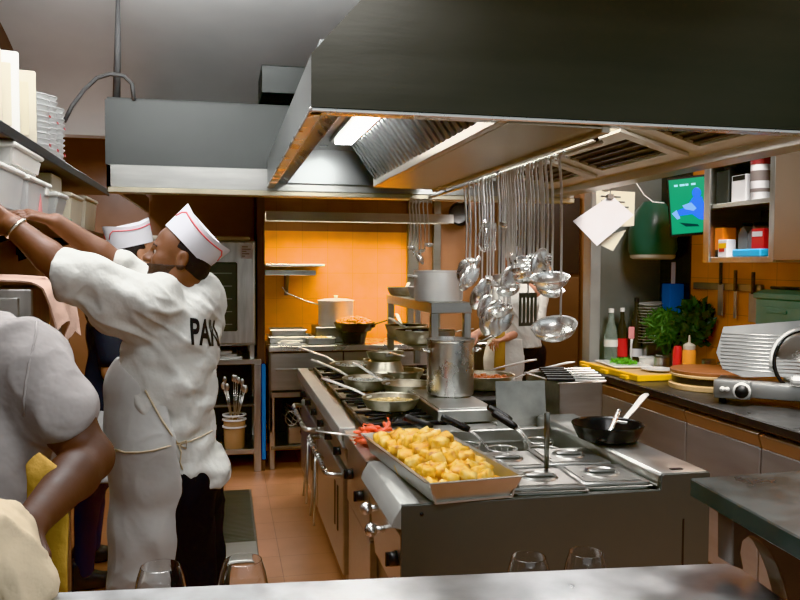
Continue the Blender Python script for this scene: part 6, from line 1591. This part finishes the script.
for (x, y, n) in ((-.835, 3.86, 11), (-.835, 4.03, 12), (-.835, 4.20, 11), (-1.0, 3.95, 12), (-1.0, 4.12, 12)):
    t = thing('cup_stack', '', 'cups', (x, y, zu)); k += 1
    t['label'] = 'column of clear lidded plastic cups on the upper shelf, %s' % ['front row nearest the cream trays', 'front row middle', 'front row far end', 'back row near', 'back row far'][k-1]
    t['group'] = 'columns of plastic cups on the upper shelf'
    for q in range(n):
        child(t, 'cup', MB().lathe([(0, 0), (.062, 0), (.066, .004), (.072, .018), (.077, .020), (.077, .024), (0, .024)], 24, TR((0, 0, q*.0245))), M['clear_plastic'])
    child(t, 'red_mark', MB().box(.076, .079, -.016, .016, .04, .052), M['red']).parent = t
    child(t, 'red_mark', MB().box(.076, .079, -.016, .016, .17, .178), M['red'])
tag(MB().box(-1.25, -1.09, 3.90, 4.2, zu, zu+.26, .01).build('cardboard_box', mat('brown_cardboard', (.38, .25, .12), .7)), 'brown cardboard box behind the cream trays on the upper shelf', 'box')
# lower shelf
tub('clear plastic tub with a pink mark where the cook puts his hand', -1.06, -.745, 3.38, 3.78, zl_, .155, M['clear_plastic'], M['white'])
t = [o for o in C.objects if o.name.startswith('plastic_tub')][-1]
child(t, 'pink_mark', MB().prism([(-.02, .02), (.05, .02), (.02, .10)], 'x', .1535, .156), M['pink'])
child(t, 'latch', MB().box(.150, .162, .10, .16, .10, .15, .004), M['white'])
tub('clear square tub at the near end of the lower shelf', -1.06, -.755, 2.98, 3.35, zl_, .16, M['clear_plastic'], M['white'])
tub('white lidded tub stacked on top of the clear tubs', -1.05, -.745, 3.16, 3.62, zl_+.168, .085, M['white'], M['white'])
tub('small white plastic bottle-like tub beyond the clear tub', -.90, -.75, 3.98, 4.20, zl_, .14, M['clear_plastic'], M['white'], taper=.03)
tub('pale beige lidded box on the lower shelf', -1.05, -.76, 4.36, 4.72, zl_, .17, M['beige'], M['beige'], 'storage_box', 'box')
tub('second beige box at the far end of the lower shelf', -1.05, -.76, 4.80, 5.20, zl_, .19, M['beige'], M['beige'], 'storage_box', 'box')
tag(MB().box(-1.1, -.80, 4.10, 4.34, zl_, zl_+.24, .006).build('cardboard_box', M['beige']), 'plain beige carton behind the small tub on the lower shelf', 'box')
tag(MB().plate((-.95, 3.68, zl_+.004), (-.74, 3.66, zl_+.010), (-.73, 3.92, zl_+.020), (-.94, 3.94, zl_+.055), .004).build('folded_card', M['paper_cream']), 'cream folded card lying on the lower shelf edge', 'card')
tag(MB().box(-.80, -.745, 4.22, 4.30, zl_, zl_+.03, .004).build('small_box', mat('green_plastic', (.03, .25, .10), .4)), 'small green box on the lower shelf edge', 'box')
# steel cabinet with a pink towel, and trays beyond
cz = 1.565
t = thing('steel_cabinet', 'steel cabinet with a pale pink towel draped over its top', 'cabinet', (-1.0, 3.2, 0))
child(t, 'body', MB().box(-.28, .375, -.33, .20, .02, cz, .006), M['steel_v'])
child(t, 'door', MB().box(-.27, .335, -.345, -.331, .10, cz-.03, .004), M['steel'])
child(t, 'foot', MB().box(-.26, .35, -.30, .18, 0, .02), M['black'])
n = 26; m_ = 20; bm = bmesh.new(); g = []
prof = [(-.36, 0), (-.2, .0), (-.05, .0), (.12, .0), (.27, .0), (.36, .0), (.40, -.015), (.414, -.06), (.425, -.12), (.432, -.17)]
for i in range(n):
    yy = -.33+.52*i/(n-1); row = []
    for j in range(m_):
        f = j/(m_-1)*(len(prof)-1); q = min(int(f), len(prof)-2); w_ = f-q; X = prof[q][0]*(1-w_)+prof[q+1][0]*w_; Zp = prof[q][1]*(1-w_)+prof[q+1][1]*w_
        hang_ = max(0, -Zp/.17); nz = mnoise.noise((X*5, yy*7, 2.))*.5+.5
        row.append(bm.verts.new((-1.0+X+hang_*.020*math.sin(yy*34), 3.2+yy, cz+.006+Zp*(1+.25*math.sin(i*.55))+(1-hang_)*(.010+.05*nz*max(0, 1-abs(X+.05)*1.8)))))
    g.append(row)
for i in range(n-1):
    for j in range(m_-1): bm.faces.new((g[i][j], g[i+1][j], g[i+1][j+1], g[i][j+1]))
bmesh.ops.recalc_face_normals(bm, faces=bm.faces); bmesh.ops.solidify(bm, geom=bm.faces[:], thickness=-.006)
o = mesh_obj('pink_towel', bm, M['towel_pink'], None, 60); tag(o, 'pale pink towel draped over the steel cabinet and hanging down its side', 'towel')
bt = thing('tray_trolley', 'trolley of stacked brown trays beyond the steel cabinet', 'trolley', (-.965, 3.86, 0))
for k in range(9): child(bt, 'tray', MB().box(-.25, .20, -.18, .22, 1.02+k*.052, 1.055+k*.052, .006).box(-.255, .208, -.19, .225, 1.052+k*.052, 1.060+k*.052, .002), mat('tan_tray', (.42, .27, .15), .5) if k == 0 else bt.children[0].data.materials[0])
child(bt, 'body', MB().box(-.25, .20, -.18, .22, .05, 1.0, .006), M['steel_dark'])
child(bt, 'post', MB().box(.205, .235, -.18, -.15, .05, 1.50, .003), M['steel'])
child(bt, 'post', MB().box(.205, .235, .19, .22, .05, 1.50, .003), M['steel'])
for x, y in ((-.22, -.15), (.18, -.15), (-.22, .19), (.18, .19)): child(bt, 'caster', MB().cyl((x-.012, y, .025), (x+.012, y, .025), .025, None, 14), M['rubber'])
